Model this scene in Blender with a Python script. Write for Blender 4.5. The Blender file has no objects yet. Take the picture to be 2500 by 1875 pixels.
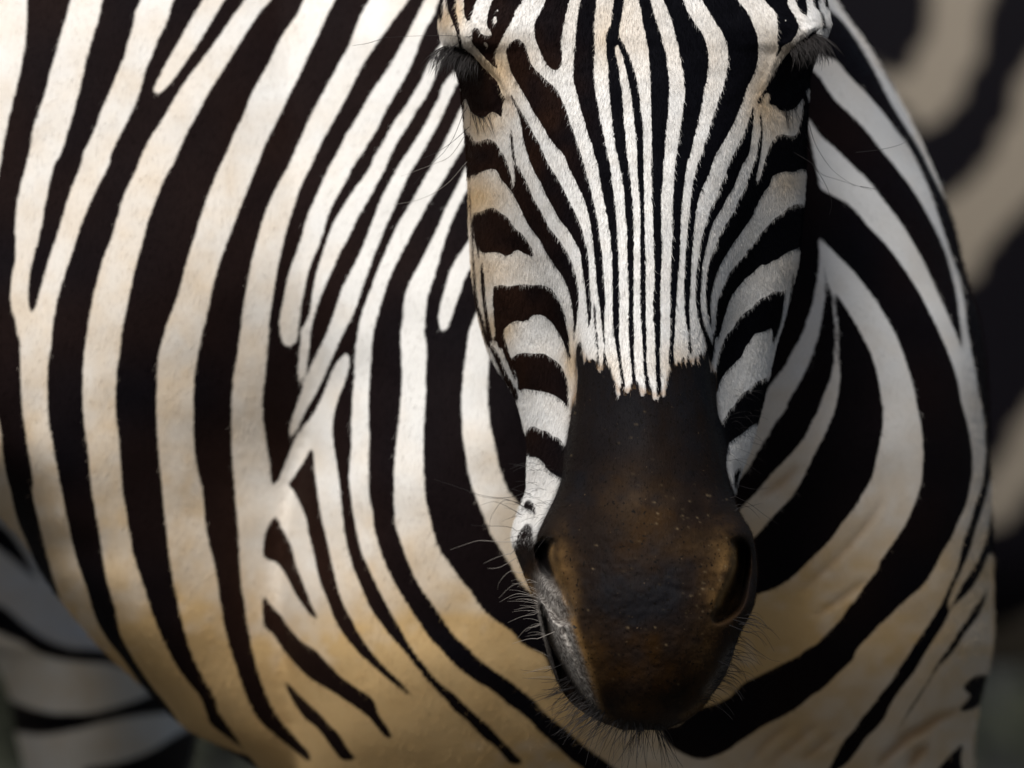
import bpy, math, random
import numpy as np
from mathutils import Vector

rng = np.random.default_rng(7)
random.seed(7)
sc = bpy.context.scene

# ------------------------------------------------------------------ camera
CAM_H = 1.12
DIST = 5.0
W0 = 0.56                      # width of the view at DIST (metres)
PX = W0 / 2500.0               # one photograph pixel at DIST
cam_d = bpy.data.cameras.new("camera")
cam = bpy.data.objects.new("camera", cam_d)
sc.collection.objects.link(cam)
cam.location = (0, -DIST, CAM_H)
cam.rotation_euler = (math.radians(90), 0, 0)
cam_d.sensor_width = 36
cam_d.lens = 36 * DIST / W0
cam_d.clip_end = 3000
cam_d.dof.use_dof = True
cam_d.dof.focus_distance = DIST + 0.03
cam_d.dof.aperture_fstop = 7.6
sc.camera = cam

# ------------------------------------------------------------------ light
SUN_EL, SUN_AZ = 42.0, -17.0       # azimuth measured from the camera side towards the left
world = bpy.data.worlds.new("World")
sc.world = world
world.use_nodes = True
nt = world.node_tree
bg = nt.nodes["Background"]
sky = nt.nodes.new("ShaderNodeTexSky")
sky.sky_type = 'NISHITA'
sky.sun_disc = False
sky.sun_elevation = math.radians(SUN_EL)
sdir = Vector((math.sin(math.radians(SUN_AZ)) * math.cos(math.radians(SUN_EL)),
               -math.cos(math.radians(SUN_AZ)) * math.cos(math.radians(SUN_EL)),
               math.sin(math.radians(SUN_EL))))
sky.sun_rotation = math.atan2(sdir.x, sdir.y)
sky.air_density = 1.0
sky.dust_density = 3.0
nt.links.new(sky.outputs[0], bg.inputs[0])
bg.inputs[1].default_value = 0.06
sun_d = bpy.data.lights.new("sun", 'SUN')
sun_d.energy = 3.6
sun_d.angle = math.radians(24)
sun_d.color = (1.0, 0.99, 0.975)
sun = bpy.data.objects.new("sun", sun_d)
sc.collection.objects.link(sun)
sun.rotation_euler = sdir.to_track_quat('Z', 'Y').to_euler()
sc.view_settings.view_transform = 'Standard'
sc.view_settings.look = 'None'
sc.view_settings.gamma = 1.0
sc.view_settings.exposure = 0.17
sc.cycles.use_denoising = True
sc.cycles.max_bounces = 6

col = sc.collection


def wpt(x, v, depth):
    """photograph pixel (2500 wide) at a distance from the camera -> world point"""
    k = PX * depth / DIST
    return np.array([(x - 1250.0) * k, depth - DIST, CAM_H - (v - 937.5) * k])


def to_px(co):
    d = co[:, 1] + DIST
    k = PX * d / DIST
    return co[:, 0] / k + 1250.0, (CAM_H - co[:, 2]) / k + 937.5


# ------------------------------------------------------------------ outlines of the coat pattern
CROPS = {'A': (1000, 0, 3.687), 'B': (1500, 0, 3.687), 'C': (1100, 400, 3.687), 'D': (1500, 400, 3.687),
         'E': (1200, 800, 3.16), 'F': (1200, 1300, 3.16), 'G': (0, 0, 3.687), 'H': (500, 0, 3.687),
         'I': (0, 400, 3.687), 'J': (550, 400, 3.687), 'K': (0, 800, 3.687), 'L': (550, 800, 3.16),
         'M': (550, 1300, 3.16), 'N': (1150, 1350, 3.16), 'O': (1750, 500, 3.16), 'Q': (1750, 950, 3.16),
         'S': (1750, 1350, 3.16), 'T': (0, 1200, 2.458), 'U': (2000, 0, 1.768), 'V': (2000, 937, 1.768),
         'P': (0, 0, 1.0)}


def parse(s):
    out = []
    cx, cy, sc_ = CROPS['P']
    for tok in s.split():
        if tok in CROPS:
            cx, cy, sc_ = CROPS[tok]
        else:
            a, b = tok.split(',')
            out.append((cx + float(a) / sc_, cy + float(b) / sc_))
    return out


def rows(s):
    """rows 'y:xl-xr' -> closed outline"""
    L, R_ = [], []
    cx, cy, sc_ = CROPS['P']
    for tok in s.split():
        if tok in CROPS:
            cx, cy, sc_ = CROPS[tok]
        else:
            y, r = tok.split(':')
            a, b = r.split('~')
            L.append((cx + float(a) / sc_, cy + float(y) / sc_))
            R_.append((cx + float(b) / sc_, cy + float(y) / sc_))
    return spl(L) + spl(R_)[::-1]


def spl(p, n=4):
    if len(p) < 3:
        return list(p)
    out = []
    for i in range(len(p) - 1):
        p0 = p[max(i - 1, 0)]
        p1 = p[i]
        p2 = p[i + 1]
        p3 = p[min(i + 2, len(p) - 1)]
        for k in range(n):
            t = k / n
            out.append(tuple(0.5 * ((2 * p1[j]) + (-p0[j] + p2[j]) * t + (2 * p0[j] - 5 * p1[j] + 4 * p2[j] - p3[j]) * t * t
                                    + (-p0[j] + 3 * p1[j] - 3 * p2[j] + p3[j]) * t ** 3) for j in range(2)))
    out.append(p[-1])
    return out


def band(a, b):
    return spl(parse(a)) + spl(parse(b))[::-1]


def blob(s):
    p = parse(s)
    return spl(p + [p[0]])


X0, Y0, X1, Y1 = -300, -300, 2800, 2180


class Canvas:
    def __init__(self, s, fill):
        self.s = s
        self.w = int((X1 - X0) * s)
        self.h = int((Y1 - Y0) * s)
        self.a = np.full((self.h, self.w), fill, dtype=np.float32)

    def fill(self, poly, val):
        P = (np.array(poly) - (X0, Y0)) * self.s
        x, y = P[:, 0], P[:, 1]
        x2, y2 = np.roll(x, -1), np.roll(y, -1)
        for r in range(max(0, int(y.min()) - 1), min(self.h, int(y.max()) + 2)):
            yc = r + 0.5
            m = ((y <= yc) & (y2 > yc)) | ((y2 <= yc) & (y > yc))
            if not m.any():
                continue
            xs = np.sort(x[m] + (yc - y[m]) * (x2[m] - x[m]) / (y2[m] - y[m]))
            for k in range(0, len(xs) - 1, 2):
                a, b = int(round(xs[k])), int(round(xs[k + 1]))
                a = max(a, 0)
                if b > a:
                    self.a[r, a:b] = val

    def blur(self, sig):
        sg = sig * self.s
        n = int(3 * sg) + 1
        k = np.exp(-0.5 * (np.arange(-n, n + 1) / sg) ** 2)
        k /= k.sum()
        for ax in (0, 1):
            pad = [(0, 0), (0, 0)]
            pad[ax] = (n, n)
            b = np.pad(self.a, pad, mode='edge')
            out = np.zeros_like(self.a)
            for i, kk in enumerate(k):
                sl = [slice(None), slice(None)]
                sl[ax] = slice(i, i + self.a.shape[ax])
                out += kk * b[tuple(sl)]
            self.a = out.astype(np.float32)
        return self

    def at(self, x, v):
        fx = np.clip((x - X0) * self.s - 0.5, 0, self.w - 1.001)
        fy = np.clip((v - Y0) * self.s - 0.5, 0, self.h - 1.001)
        ix, iy = fx.astype(int), fy.astype(int)
        tx, ty = fx - ix, fy - iy
        a = self.a
        return ((a[iy, ix] * (1 - tx) + a[iy, ix + 1] * tx) * (1 - ty)
                + (a[iy + 1, ix] * (1 - tx) + a[iy + 1, ix + 1] * tx) * ty)
# ---- head: light base, dark stripes traced one by one
HEAD_DARK = [
 rows("A -60:255~320 0:258~308 80:262~303 150:275~305 185:285~296"),
 rows("A -200:300~420 0:335~420 100:350~420 200:388~440 300:425~456 400:440~476 440:445~480"),
 rows("A -200:500~700 0:490~605 100:490~572 160:502~556 190:518~545"),
 blob("A 830,-200 745,0 715,90 700,160 700,230 740,310 690,320 640,300 620,258 580,250 562,290 560,380 600,430 650,490 720,560 795,625 775,560 770,500 785,440 830,350 870,270 920,190 960,90 1020,0 1100,-200"),
 band("A 950,352 895,400 872,450 885,560 930,680 990,780 1060,900 1110,1000 1190,1120 1250,1230 1330,1330 1390,1400 1430,1500 C 1100,110 1190,290 1235,430 1262,560 1280,700 1292,820 1305,950 1318,1100 1340,1250 1362,1450 1385,1620",
      "A 985,352 1035,400 1070,500 1110,600 1200,690 1290,770 1340,830 1370,900 1410,990 1440,1090 1480,1200 1520,1320 1555,1420 C 1200,0 1260,220 1300,400 1330,550 1347,700 1362,800 1377,950 1386,1100 1390,1250 1387,1450 1392,1620"),
 blob("A 1260,-200 1222,0 1180,100 1135,180 1122,260 1135,360 1170,450 1200,520 1250,600 1310,635 1350,610 1375,540 1370,450 1370,350 1390,230 1410,120 1440,0 1480,-200"),
 rows("A -200:1560~1710 0:1535~1685 100:1522~1672 200:1505~1665 300:1495~1665 400:1490~1665 500:1480~1665 600:1475~1660 700:1475~1660 800:1495~1670 900:1520~1685 1000:1545~1705 1100:1575~1720 1200:1602~1745 1300:1640~1765 1400:1665~1785 C 0:1320~1435 200:1355~1460 400:1395~1485 600:1430~1500 800:1450~1510 1000:1455~1515 1200:1455~1520 1400:1460~1520 1500:1475~1520 E 0:942~985 100:952~986 200:967~1000 300:985~1008 400:1000~1032 480:1010~1040"),
 rows("A -200:1860~1950 0:1835~1930 100:1825~1915 200:1815~1900 260:1790~1890 320:1767~1890 380:1768~1870 440:1772~1850 500:1775~1858 600:1785~1880 700:1790~1895 800:1795~1910 900:1805~1915 1000:1815~1925 1100:1820~1930 1200:1835~1940 1300:1850~1950 1400:1870~1958 C 0:1518~1600 200:1555~1625 400:1570~1640 600:1588~1650 800:1592~1650 1000:1598~1652 1200:1600~1650 1400:1598~1650 E 0:1055~1100 200:1068~1102 300:1078~1106 400:1085~1112 480:1085~1120"),
 rows("A 320:1830~1890 360:1850~1905 400:1875~1930 500:1915~1975 600:1940~2010 700:1965~2040 800:1985~2060 900:2000~2075 1000:2010~2085 1100:2020~2095 1200:2035~2100 1300:2040~2105 1400:2047~2107 C 0:1680~1738 200:1690~1741 400:1705~1746 600:1712~1750 800:1710~1755 1000:1712~1755 1200:1712~1755 1400:1712~1755 E 0:1158~1196 200:1168~1196 300:1172~1202 400:1183~1218 500:1190~1230"),
 rows("B -200:190~290 0:215~325 100:240~350 200:255~380 300:275~415 400:295~440 500:310~470 600:318~478 700:325~488 800:325~495 900:328~490 1000:330~485 1100:332~475 1200:335~465 1300:335~460 1400:335~452 C 0:1808~1918 200:1810~1905 400:1815~1895 600:1825~1900 800:1830~1905 1000:1835~1895 1200:1825~1885 1400:1825~1890 E 0:1255~1305 200:1262~1300 300:1265~1300 400:1270~1308 500:1270~1315"),
 rows("B -200:380~560 0:440~620 50:470~640 100:480~655 200:520~720 300:545~790 400:570~830 500:590~845 600:610~842 700:625~835 800:635~810 900:630~795 1000:615~775 1100:600~755 1200:585~730 1300:572~705 1400:558~680 D 0:545~655 200:535~625 400:522~605 600:520~595 800:515~590 1000:505~575 1200:500~560 1400:505~550 E 0:1380~1415 100:1375~1410 200:1370~1405 300:1362~1425"),
 rows("B -200:680~1000 0:790~1110 100:850~1190 200:910~1240 300:975~1280 400:1010~1295 500:1025~1295 600:1020~1280 700:1000~1240 800:975~1190 900:935~1160 1000:905~1120 1100:870~1080 1200:845~1025 1300:810~970 1400:785~910 D 0:750~880 100:725~850 200:700~800 300:690~765 400:680~740 600:660~715 800:640~700 1000:630~690 1200:628~680 1400:640~677 1500:655~677 E 0:1513~1530 100:1517~1535 200:1517~1545"),
 blob("B 1200,-200 1350,0 1440,100 1465,160 1470,250 1465,300 1468,400 1468,450 1445,520 1475,500 1500,450 1520,410 1600,370 1640,300 1660,240 1640,180 1600,110 1560,30 1530,-200"),
 rows("B 935:1248~1257 1000:1235~1256 1100:1202~1250 1200:1170~1240 1300:1115~1228 1400:1068~1205 D 0:1030~1160 100:1000~1115 200:960~1080 300:920~1020 400:868~970 500:838~905 600:805~865 700:780~840 800:760~815 900:750~795 1000:740~788 1100:732~780 1200:728~775 1300:740~780 1400:755~795 1500:785~830 1600:812~872 1659:815~888 E 60:1630~1690 130:1640~1705 220:1640~1712"),
 # dark right of the thin line below the right eye, and the cheek
 band("B 1300,1010 1312,1100 1315,1200 1290,1300 1280,1400 D 1250,0 1230,60 1200,150 1170,230 1110,340 1080,430 1020,520 970,600 930,680 900,760 870,840 840,920 830,1000 820,1100 820,1200 830,1300 850,1400 875,1500 893,1659",
      "B 1322,1010 1330,1100 1336,1200 1328,1300 1318,1400 D 1275,140 1300,150 1330,60 B 1340,1500 1370,1400 1400,1310 1480,1210 1620,1222 1660,1150 1690,1000 1705,880 1735,850 1760,1100 1760,1450 D 1725,45 1700,45 1660,52 1620,75 1540,70 1460,90 1420,120 1400,190 1350,250 1300,340 1270,400 1240,480 1180,560 1130,640 1080,700 1030,780 1000,830 960,900 930,960 910,1020 890,1100 872,1180 862,1280 872,1400 882,1500 897,1659"),
 band("D 1730,360 1650,360 1590,380 1530,420 1490,460 1440,490 1400,540 1350,590 1290,660 1260,720 1200,780 1160,840 1110,890 1060,950 1020,1010 990,1080 960,1150 930,1230 915,1350 905,1500 E 1706,60 1712,150",
      "D 1690,755 1660,760 1600,780 1520,820 1470,860 1430,870 1370,910 1320,910 1280,950 1240,990 1180,1030 1150,1070 1100,1130 1060,1190 1030,1250 1000,1350 970,1440 945,1540 E 1725,90 1720,200"),
 blob("D 1560,1120 1510,1150 1430,1150 1380,1190 1320,1210 1270,1260 1220,1310 1160,1350 1110,1410 1060,1490 1010,1540 980,1600 E 1820,60 1790,110 1760,180 1740,250 1728,340 1730,480 1745,470 1760,420 1790,370 1830,320 1880,270 1930,220 1960,150 2000,100 2030,50 2110,30 2165,5 D 1420,1620 1480,1480 1515,1330 1530,1200"),
 blob("E 2125,385 2040,420 2000,470 1960,490 1900,550 1870,600 1830,640 1800,700 1775,740 1785,830 1800,940 1815,985 1830,900 1860,870 1900,840 1960,800 2000,760 2050,730 2110,640 2180,500 2200,390"),
 blob("E 1870,1120 1895,1090 1930,1078 1905,1150 1880,1240 1868,1200"),
 blob("D 1618,960 1600,1000 1585,1130 1560,1250 1525,1370 1540,1350 1575,1250 1600,1130"),
 # ---- left of the face
 blob("A 285,412 460,425 560,490 640,580 720,660 790,740 830,840 880,905 850,900 835,960 830,1040 820,1062 800,1035 740,1010 660,1065 600,1040 550,1000 510,900 480,840 440,740 400,640 380,560 300,480"),
 rows("A 850:908~920 900:922~945 950:945~975 1000:972~1002 1100:998~1065 1200:1015~1112 1300:1035~1170 1400:1065~1212 C 0:720~880 100:770~945 200:825~1000 300:870~1050 400:925~1100 500:980~1150 600:1060~1185 700:1120~1210 800:1168~1237 900:1182~1245 1000:1195~1250 1100:1210~1255 1200:1220~1262 1300:1230~1268 1400:1235~1262 1490:1240~1246"),
 band("A 903,1130 908,1200 912,1300 925,1400 940,1480 945,1560 C 575,150 572,230 560,150 545,100 A 890,1500 850,1400 800,1330 770,1280 700,1250 640,1270 590,1275 560,1230 500,1130 490,850 440,850 440,1400 C 60,110 160,100 240,100 300,62 400,50 450,130 500,190 550,250 580,310 620,380 660,470 700,550 760,630 810,700 850,780 900,860 950,940 1000,1000 1040,1080 1070,1160 1090,1260 1105,1380 1112,1500 1105,1659 E 612,240",
      "A 908,1130 925,1200 937,1300 950,1400 C 600,0 640,80 700,200 740,300 790,390 850,490 890,580 950,650 1000,720 1050,800 1090,880 1120,970 1140,1060 1152,1150 1152,1300 1132,1450 1117,1600 E 622,160 616,260"),
 blob("C 205,440 260,430 340,402 400,402 450,445 500,468 545,530 590,590 640,630 690,690 730,760 748,835 700,820 650,800 590,775 550,810 490,830 450,805 380,795 280,795 245,700 215,580"),
 band("C 385,1105 450,1090 520,1102 600,1090 680,1085 740,1095 800,1085 860,1100 920,1140 970,1210 1010,1290 1040,1380 1055,1460 1070,1560 E 600,20 606,120 614,260",
      "C 380,1200 385,1300 400,1500 425,1640 450,1659 468,1600 475,1530 500,1470 550,1430 600,1412 640,1420 690,1410 740,1365 800,1360 860,1380 910,1430 960,1500 1010,1590 E 520,40 570,150 600,240 613,280"),
 blob("E 150,240 200,205 260,195 330,200 400,200 450,225 500,260 540,300 570,360 590,430 597,520 592,630 570,590 530,550 480,520 420,500 370,490 300,480 250,475 205,480 200,400 180,320"),
 blob("E 265,800 300,765 340,765 380,790 430,800 480,840 520,850 550,890 568,920 560,1000 553,1080 543,1155 480,1130 430,1090 390,1030 340,1000 290,990 275,900"),
 # right eye, lid crease and the short stripes above it
 blob("B 1730,325 1640,400 1560,480 1500,560 1440,640 1400,720 1360,800 1300,880 1282,925 1312,932 1345,865 1380,832 1400,870 1390,935 1450,950 1480,985 1560,1000 1640,960 1700,880 1740,800 1850,640 1890,440 1850,330 1800,300"),
 band("B 1610,-200 1630,0 1650,60 1690,120 1722,138", "B 1720,-200 1722,0 1735,60 1736,110 1730,138"),
 band("B 1770,-200 1785,0 1800,60 1840,100 1858,170 1868,240", "B 1830,-200 1835,0 1838,60 1862,110 1887,170 1897,236"),
 band("B 1880,-200 1882,0 1890,55", "B 1990,-200 1980,0 1900,60"),
 band("B 2000,225 1940,238 1870,236 1800,276 1725,326", "B 2000,262 1940,256 1870,254 1805,298 1730,345"),
 # jaw lines along the left edge
 band("C 164,-400 166,0 172,300 188,600 205,900 222,1200 268,1400 318,1600 E 5,190 85,370 145,460 190,555",
      "C 172,-400 175,0 186,300 202,600 222,900 246,1200 296,1400 345,1600 E 35,170 118,350 180,450 212,545"),
 band("C 278,870 270,1000 285,1200 312,1400 350,1600 E 40,60 85,170 130,290 185,410",
      "C 285,870 303,1000 318,1200 345,1400 392,1600 E 85,40 125,160 160,280 192,400"),
 band("C 202,500 215,650 250,850", "C 208,500 232,650 268,850"),
 rows("C 1220:1298~1302 1300:1290~1309 1400:1292~1311 1500:1300~1316 E 0:797~812 100:807~821 200:815~827 310:815~838"),
 rows("E -20:852~868 100:861~872 200:864~880 290:855~905"),
 # muzzle
 blob("E 655,300 650,200 665,130 690,108 705,180 715,262 732,300 745,228 757,272 800,275 822,345 850,345 866,280 900,310 930,390 950,440 972,565 985,500 1010,470 1050,505 1080,450 1120,430 1165,530 1190,500 1210,440 1245,540 1265,545 1290,540 1310,500 1338,540 1350,460 1378,330 1410,285 1440,295 1480,250 1510,240 1545,275 1590,240 1630,200 1670,210 1690,300 1725,350 1745,640 1790,800 1815,960 1815,1100 1900,1350 2040,1659 2150,1750 2150,2500 2212,3300 1500,3400 500,3300 F 860,1440 800,1330 740,1180 690,1000 640,830 615,700 560,690 400,560 345,480 E 320,1750 335,1659 370,1560 430,1430 480,1330 520,1230 543,1155 553,1080 568,920 580,880 600,760 620,660 640,560 663,400"),
]
HEAD_LIGHT = [
 rows("A 1250:812~903 1300:818~908 1400:862~914 1500:888~936 1560:915~946"),
 rows("C 60:545~560 100:545~582 170:556~578 235:572~578"),
 blob("A 665,385 685,375 705,410 700,428 680,415"),
 blob("A 780,100 795,78 805,88 792,108"), blob("A 755,160 780,145 785,195 765,220 752,205"),
 blob("B 1535,180 1550,170 1555,188 1540,196"), blob("B 1480,300 1500,280 1508,290 1490,305"),
 blob("C 585,-200 590,0 605,80 600,40"),
]

# ---- body: dark base, light stripes
BODY_LIGHT = [
 rows("G -1000:-300~300 0:-300~245 200:-300~240 400:-300~225 600:-300~190 800:-300~145 1000:-300~95 1200:-300~50 1400:-300~12 1500:-320~0 1659:-400~-30 I 500:-500~-100"),
 rows("G -400:760~1060 0:635~920 100:615~905 200:580~880 300:550~845 400:525~815 500:500~785 600:465~765 700:440~740 800:415~720 900:385~690 1000:350~665 1100:315~635 1200:290~605 1300:283~575 1400:255~540 I 0:240~490 200:185~440 400:150~400 600:135~365 800:143~310 1000:112~265 1200:90~252 1300:105~262 1420:138~310 1500:155~330 1659:182~400 K 100:172~300"),
 rows("G -400:1450~1720 0:1270~1560 100:1220~1530 200:1205~1500 300:1180~1450 400:1145~1405 500:1125~1370 600:1080~1320 700:1040~1290 800:1000~1265 900:955~1230 1000:910~1190 1100:880~1140 1200:838~1090 1300:790~1040 1400:740~990 I 0:735~985 200:650~880 400:585~790 600:530~710 800:460~650 1000:400~580 1200:345~520 1350:300~490 1500:200~470 1659:182~452 K 0:165~480 200:180~455 400:185~427 600:195~425 800:210~435 1000:240~465 1200:270~500 1400:300~540 T 0:193~370 200:237~410 400:287~457 580:340~520 750:400~570 880:480~640 980:590~720 1090:700~800 1180:820~860"),
 rows("G -400:2080~2280 0:1830~2020 100:1765~1960 200:1705~1900 300:1650~1840 400:1595~1780 500:1535~1710 600:1480~1640 700:1430~1570 780:1388~1500 830:1385~1450 850:1400~1420"),
 rows("K 600:-400~-80 900:-400~5 1100:-400~20 1300:-400~50 1500:-400~105 T 0:-300~65 100:-300~85 200:-300~115 300:-300~160 400:-300~200 480:-300~235"),
 band("G 2480,-400 2190,20 2080,170 2000,290 1900,430 1800,560 1700,690 1600,840 1530,960 1450,1100 1360,1230 1270,1410 I 1250,0 1180,150 1110,300 1060,480 1000,680 930,850 890,1000 850,1150 820,1300 790,1480 K 795,0 760,200 745,400 745,700 765,900 790,1100 810,1300 T 555,20 580,150 610,350 640,530 690,700 720,850 780,970 850,1080 920,1180 1010,1290 1100,1430",
      "G 2720,-400 2434,0 2344,100 2212,300 2140,420 2050,560 1950,720 1850,880 1780,1020 1700,1160 1640,1290 1590,1400 I 1560,0 1480,130 1400,330 1330,520 1290,680 1240,850 1200,1000 1170,1150 1130,1350 1090,1500 K 1100,0 1080,200 1050,400 1040,750 1070,1000 1090,1300 T 740,20 770,200 800,380 860,560 910,720 970,870 1050,1030 1120,1130 1200,1230 1240,1330 1270,1400 1400,1500 1500,1595"),
 band("H 1090,-400 890,0 840,120 760,230 680,350 620,480 560,600 490,720 430,830 380,950 340,1060 270,1190 220,1320 160,1460 I 1990,0 1900,220 1840,380 1780,560 1740,700 1680,880 1640,1050 1590,1220 1530,1370 1480,1500 K 1500,0 1440,180 1420,350 1410,700 1420,1000 1440,1250 T 975,0 1000,250 1030,480 1070,680 1110,850 1160,1000 1220,1120 1290,1240 1310,1320 1400,1450 1500,1590 1600,1720",
      "H 1390,-400 1170,0 1090,160 1030,300 960,440 890,590 830,720 770,830 720,940 650,1080 590,1200 520,1350 470,1500 I 2318,0 2238,200 2168,380 2098,560 2028,740 1980,880 1930,1040 1890,1240 1840,1450 K 1830,0 1780,250 1750,450 1740,800 1750,1100 1780,1300 T 1215,0 1240,250 1290,450 1320,650 1350,830 1400,1000 1450,1150 1500,1280 1560,1380 1650,1460 1760,1550 1900,1659 2000,1720"),
 band("H 1720,-400 1480,0 1400,150 1340,300 1290,430 1220,550 1140,700 1050,860 980,1000 910,1140 850,1280 780,1430 J 580,0 500,140 400,340 340,500 290,680 245,850 210,1020 180,1200 150,1380 L 120,0 95,200 60,400 50,600 48,800 60,1100 T 1400,-100 1410,0 1430,250 1440,480 1470,700 1500,880 1540,1050 1590,1200 1660,1340 1750,1450 1850,1560 1940,1650 2000,1720",
      "H 2070,-400 1830,0 1740,120 1640,260 1540,400 1460,520 1400,620 1330,760 1260,900 1190,1030 1110,1170 1030,1320 960,1480 J 780,0 680,200 620,380 570,530 530,680 490,850 450,1050 420,1250 390,1450 L 335,0 315,300 290,500 290,680 310,850 340,1050 356,1200 380,1300 400,1500 T 1700,100 1700,1000 1900,1400 2100,1720"),
 band("H 2130,-300 1980,0 1920,120 1850,260 1780,390 1700,530 1620,660 1540,770 1470,880 1400,1010 1310,1150 1240,1280 1170,1420 J 950,0 880,150 830,260 770,400 720,530 690,650 640,800 590,930 550,1080 530,1200 500,1330 490,1430 500,1550 530,1630 575,1645",
      "H 2300,-300 2110,0 2060,140 1990,250 1940,370 1900,480 1840,620 1780,730 1700,870 1620,1010 1550,1160 1470,1290 1390,1420 J 1160,0 1070,180 980,340 920,480 880,620 830,760 780,870 740,1000 710,1150 680,1300 660,1450 640,1590 600,1640"),
 band("H 2300,80 2120,400 2060,500 2000,600 1950,720 1880,840 1800,970 1730,1060 1660,1180 1590,1310 1510,1430 J 1320,0 1260,100 1170,220 1090,340 1020,450 960,570 910,700 870,830 830,950 800,1080 780,1200 760,1330 735,1410 700,1480 670,1580 L 588,60 570,200 565,350 575,460",
      "H 2400,120 2170,480 2060,720 1990,870 1900,1000 1840,1110 1760,1230 1700,1340 1640,1470 J 1460,0 1380,150 1310,280 1240,400 1170,530 1100,680 1030,800 980,920 930,1030 880,1140 830,1270 800,1380 770,1500 755,1640 L 645,180 620,330 582,460"),
 band("H 2400,400 2240,650 2144,760 2110,880 2050,990 1990,1110 1930,1210 1860,1320 1780,1440 J 1570,0 1490,150 1410,300 1360,430 1300,580 1250,720 1190,850 1130,970 1060,1100 1010,1250 960,1400 910,1530 L 810,0 740,130 680,260 630,380 590,490 550,600 510,720 488,850",
      "H 2450,460 2300,700 2212,870 2150,1010 2090,1140 2010,1280 1940,1400 1870,1530 J 1700,0 1640,120 1560,300 1500,440 1440,570 1380,720 1330,850 1290,960 1240,1100 1190,1250 1130,1400 1050,1530 L 930,0 860,150 800,290 740,420 680,540 610,660 560,770 497,862"),
 band("A 700,500 470,960 380,1150 300,1310 200,1490 J 1860,30 1810,100 1740,230 1660,370 1580,500 1500,660 1430,820 1370,960 1320,1100 1270,1230 1220,1380 1190,1530 L 1035,0 1010,120 1000,250 995,400 980,550 975,750 970,950 955,1150 970,1300 990,1450 M 1015,0 1050,150 1110,280 1160,390",
      "A 800,700 495,1290 450,1370 380,1500 J 2050,0 1990,100 1910,230 1830,350 1760,480 1680,620 1610,760 1540,890 1480,1020 1430,1170 1380,1330 1340,1480 L 1145,0 1130,150 1115,400 1105,600 1110,850 1105,1100 1110,1300 1140,1450 M 1155,0 1200,150 1270,300 1340,450"),
 band("J 2300,-200 2170,30 2120,130 2060,250 1990,390 1930,530 1870,660 1800,800 1740,920 1680,1030 1640,1120 1610,1220 1600,1350 1585,1500 L 1350,0 1360,250 1365,400 1350,600 1330,800 1310,1000 1300,1200 1305,1400 M 1325,0 1380,140 1430,260",
      "J 2500,-200 2300,30 2185,220 2110,360 2050,490 2000,620 1950,780 1900,950 1860,1080 1820,1200 1800,1350 1795,1500 L 1525,0 1555,170 1545,350 1545,550 1530,800 1530,1000 1535,1200 1550,1350 1590,1500 M 1605,0 1650,130 1720,240"),
 band("J 2400,400 2212,660 2140,770 2070,870 2010,1000 1980,1120 1940,1250 1918,1400 1940,1500",
      "J 2450,620 2212,930 2150,1050 2110,1170 2070,1280 2030,1400 2000,1480 1960,1522"),
 band("L 2050,-320 1960,-160 1890,0 1870,120 1850,250 1835,400 1820,530 1825,700 1835,850 1850,950 1870,1080 1890,1180 1920,1270 1950,1350 2000,1470 2040,1570 M 2040,0 2080,60 2120,120 2160,190 N 300,80 350,180 410,260 480,330",
      "L 2200,-320 2120,-100 2060,100 2030,280 2025,400 2020,550 2035,680 2050,780 2080,900 2100,1030 2130,1120 2180,1250 2300,1400 2450,1600 N 600,0 700,200"),
 # shoulder fork
 blob("L 935,185 860,270 810,370 770,480 730,570 670,680 600,770 530,880 490,980 450,1080 400,1190 360,1250 340,1330 310,1450 290,1570 250,1750 500,1750 655,1659 640,1550 610,1430 560,1320 520,1250 485,1212 540,1130 600,1040 668,915 680,960 690,1100 710,1250 730,1400 760,1550 790,1680 820,1800 960,1750 935,1659 905,1450 890,1300 875,1150 850,1000 830,850 830,730 850,620 880,520 920,420 950,320 957,230"),
 # lower chest, everything light with dark stripes painted over
 blob("P 645,1300 620,1420 640,1540 700,1700 760,1875 700,2300 2040,2300 2000,1960 1900,1800 1700,1700 1560,1700 1560,1320 1400,1300 900,1297 760,1296"),
 # right of the head
 band("O 700,60 750,150 780,240 792,400 770,600 740,760 700,880 660,1000 590,1120 530,1240 450,1340 380,1450 360,1530 Q 360,90 340,180 290,300 200,430 60,600 100,800",
      "O 720,60 775,200 810,330 830,550 835,700 815,850 790,980 760,1080 720,1200 660,1330 590,1450 530,1550 Q 550,120 500,200 440,270 400,350 340,440 290,530 230,630 170,700 125,775"),
 band("O 845,520 880,700 900,850 910,1000 905,1150 900,1250 870,1360 830,1460 790,1560 Q 800,140 730,260 680,370 600,470 520,560 420,660 330,770 250,850 170,940 60,1060",
      "O 850,520 890,640 912,750 937,900 942,1100 946,1300 940,1450 910,1560 Q 920,130 880,240 820,370 760,480 710,590 660,690 600,800 540,870 470,940 400,1020 340,1090 285,1145 150,1250"),
 band("O 770,200 820,380 850,520 890,640 960,740 1030,850 1090,950 1140,1050 1190,1150 1230,1280 1260,1420 1275,1540 Q 1285,120 1280,300 1250,450 1220,600 1190,700 1130,800 1060,920 970,1030 870,1170 740,1300 650,1390 560,1470 460,1530 350,1572 200,1590 -200,1500",
      "O 785,238 870,330 950,410 1050,510 1130,610 1220,730 1300,860 1370,980 1420,1100 1460,1220 1500,1340 1530,1470 1550,1600 Q 1550,150 1580,310 1590,500 1580,700 1550,820 1510,920 1460,1030 1400,1130 1330,1230 1260,1330 1240,1400 1170,1480 1110,1560 S 1050,400 950,520 850,620 760,710 690,740 650,780 600,810 520,850 400,910 300,960 200,1010 100,1110 0,1160 -200,1200"),
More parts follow.
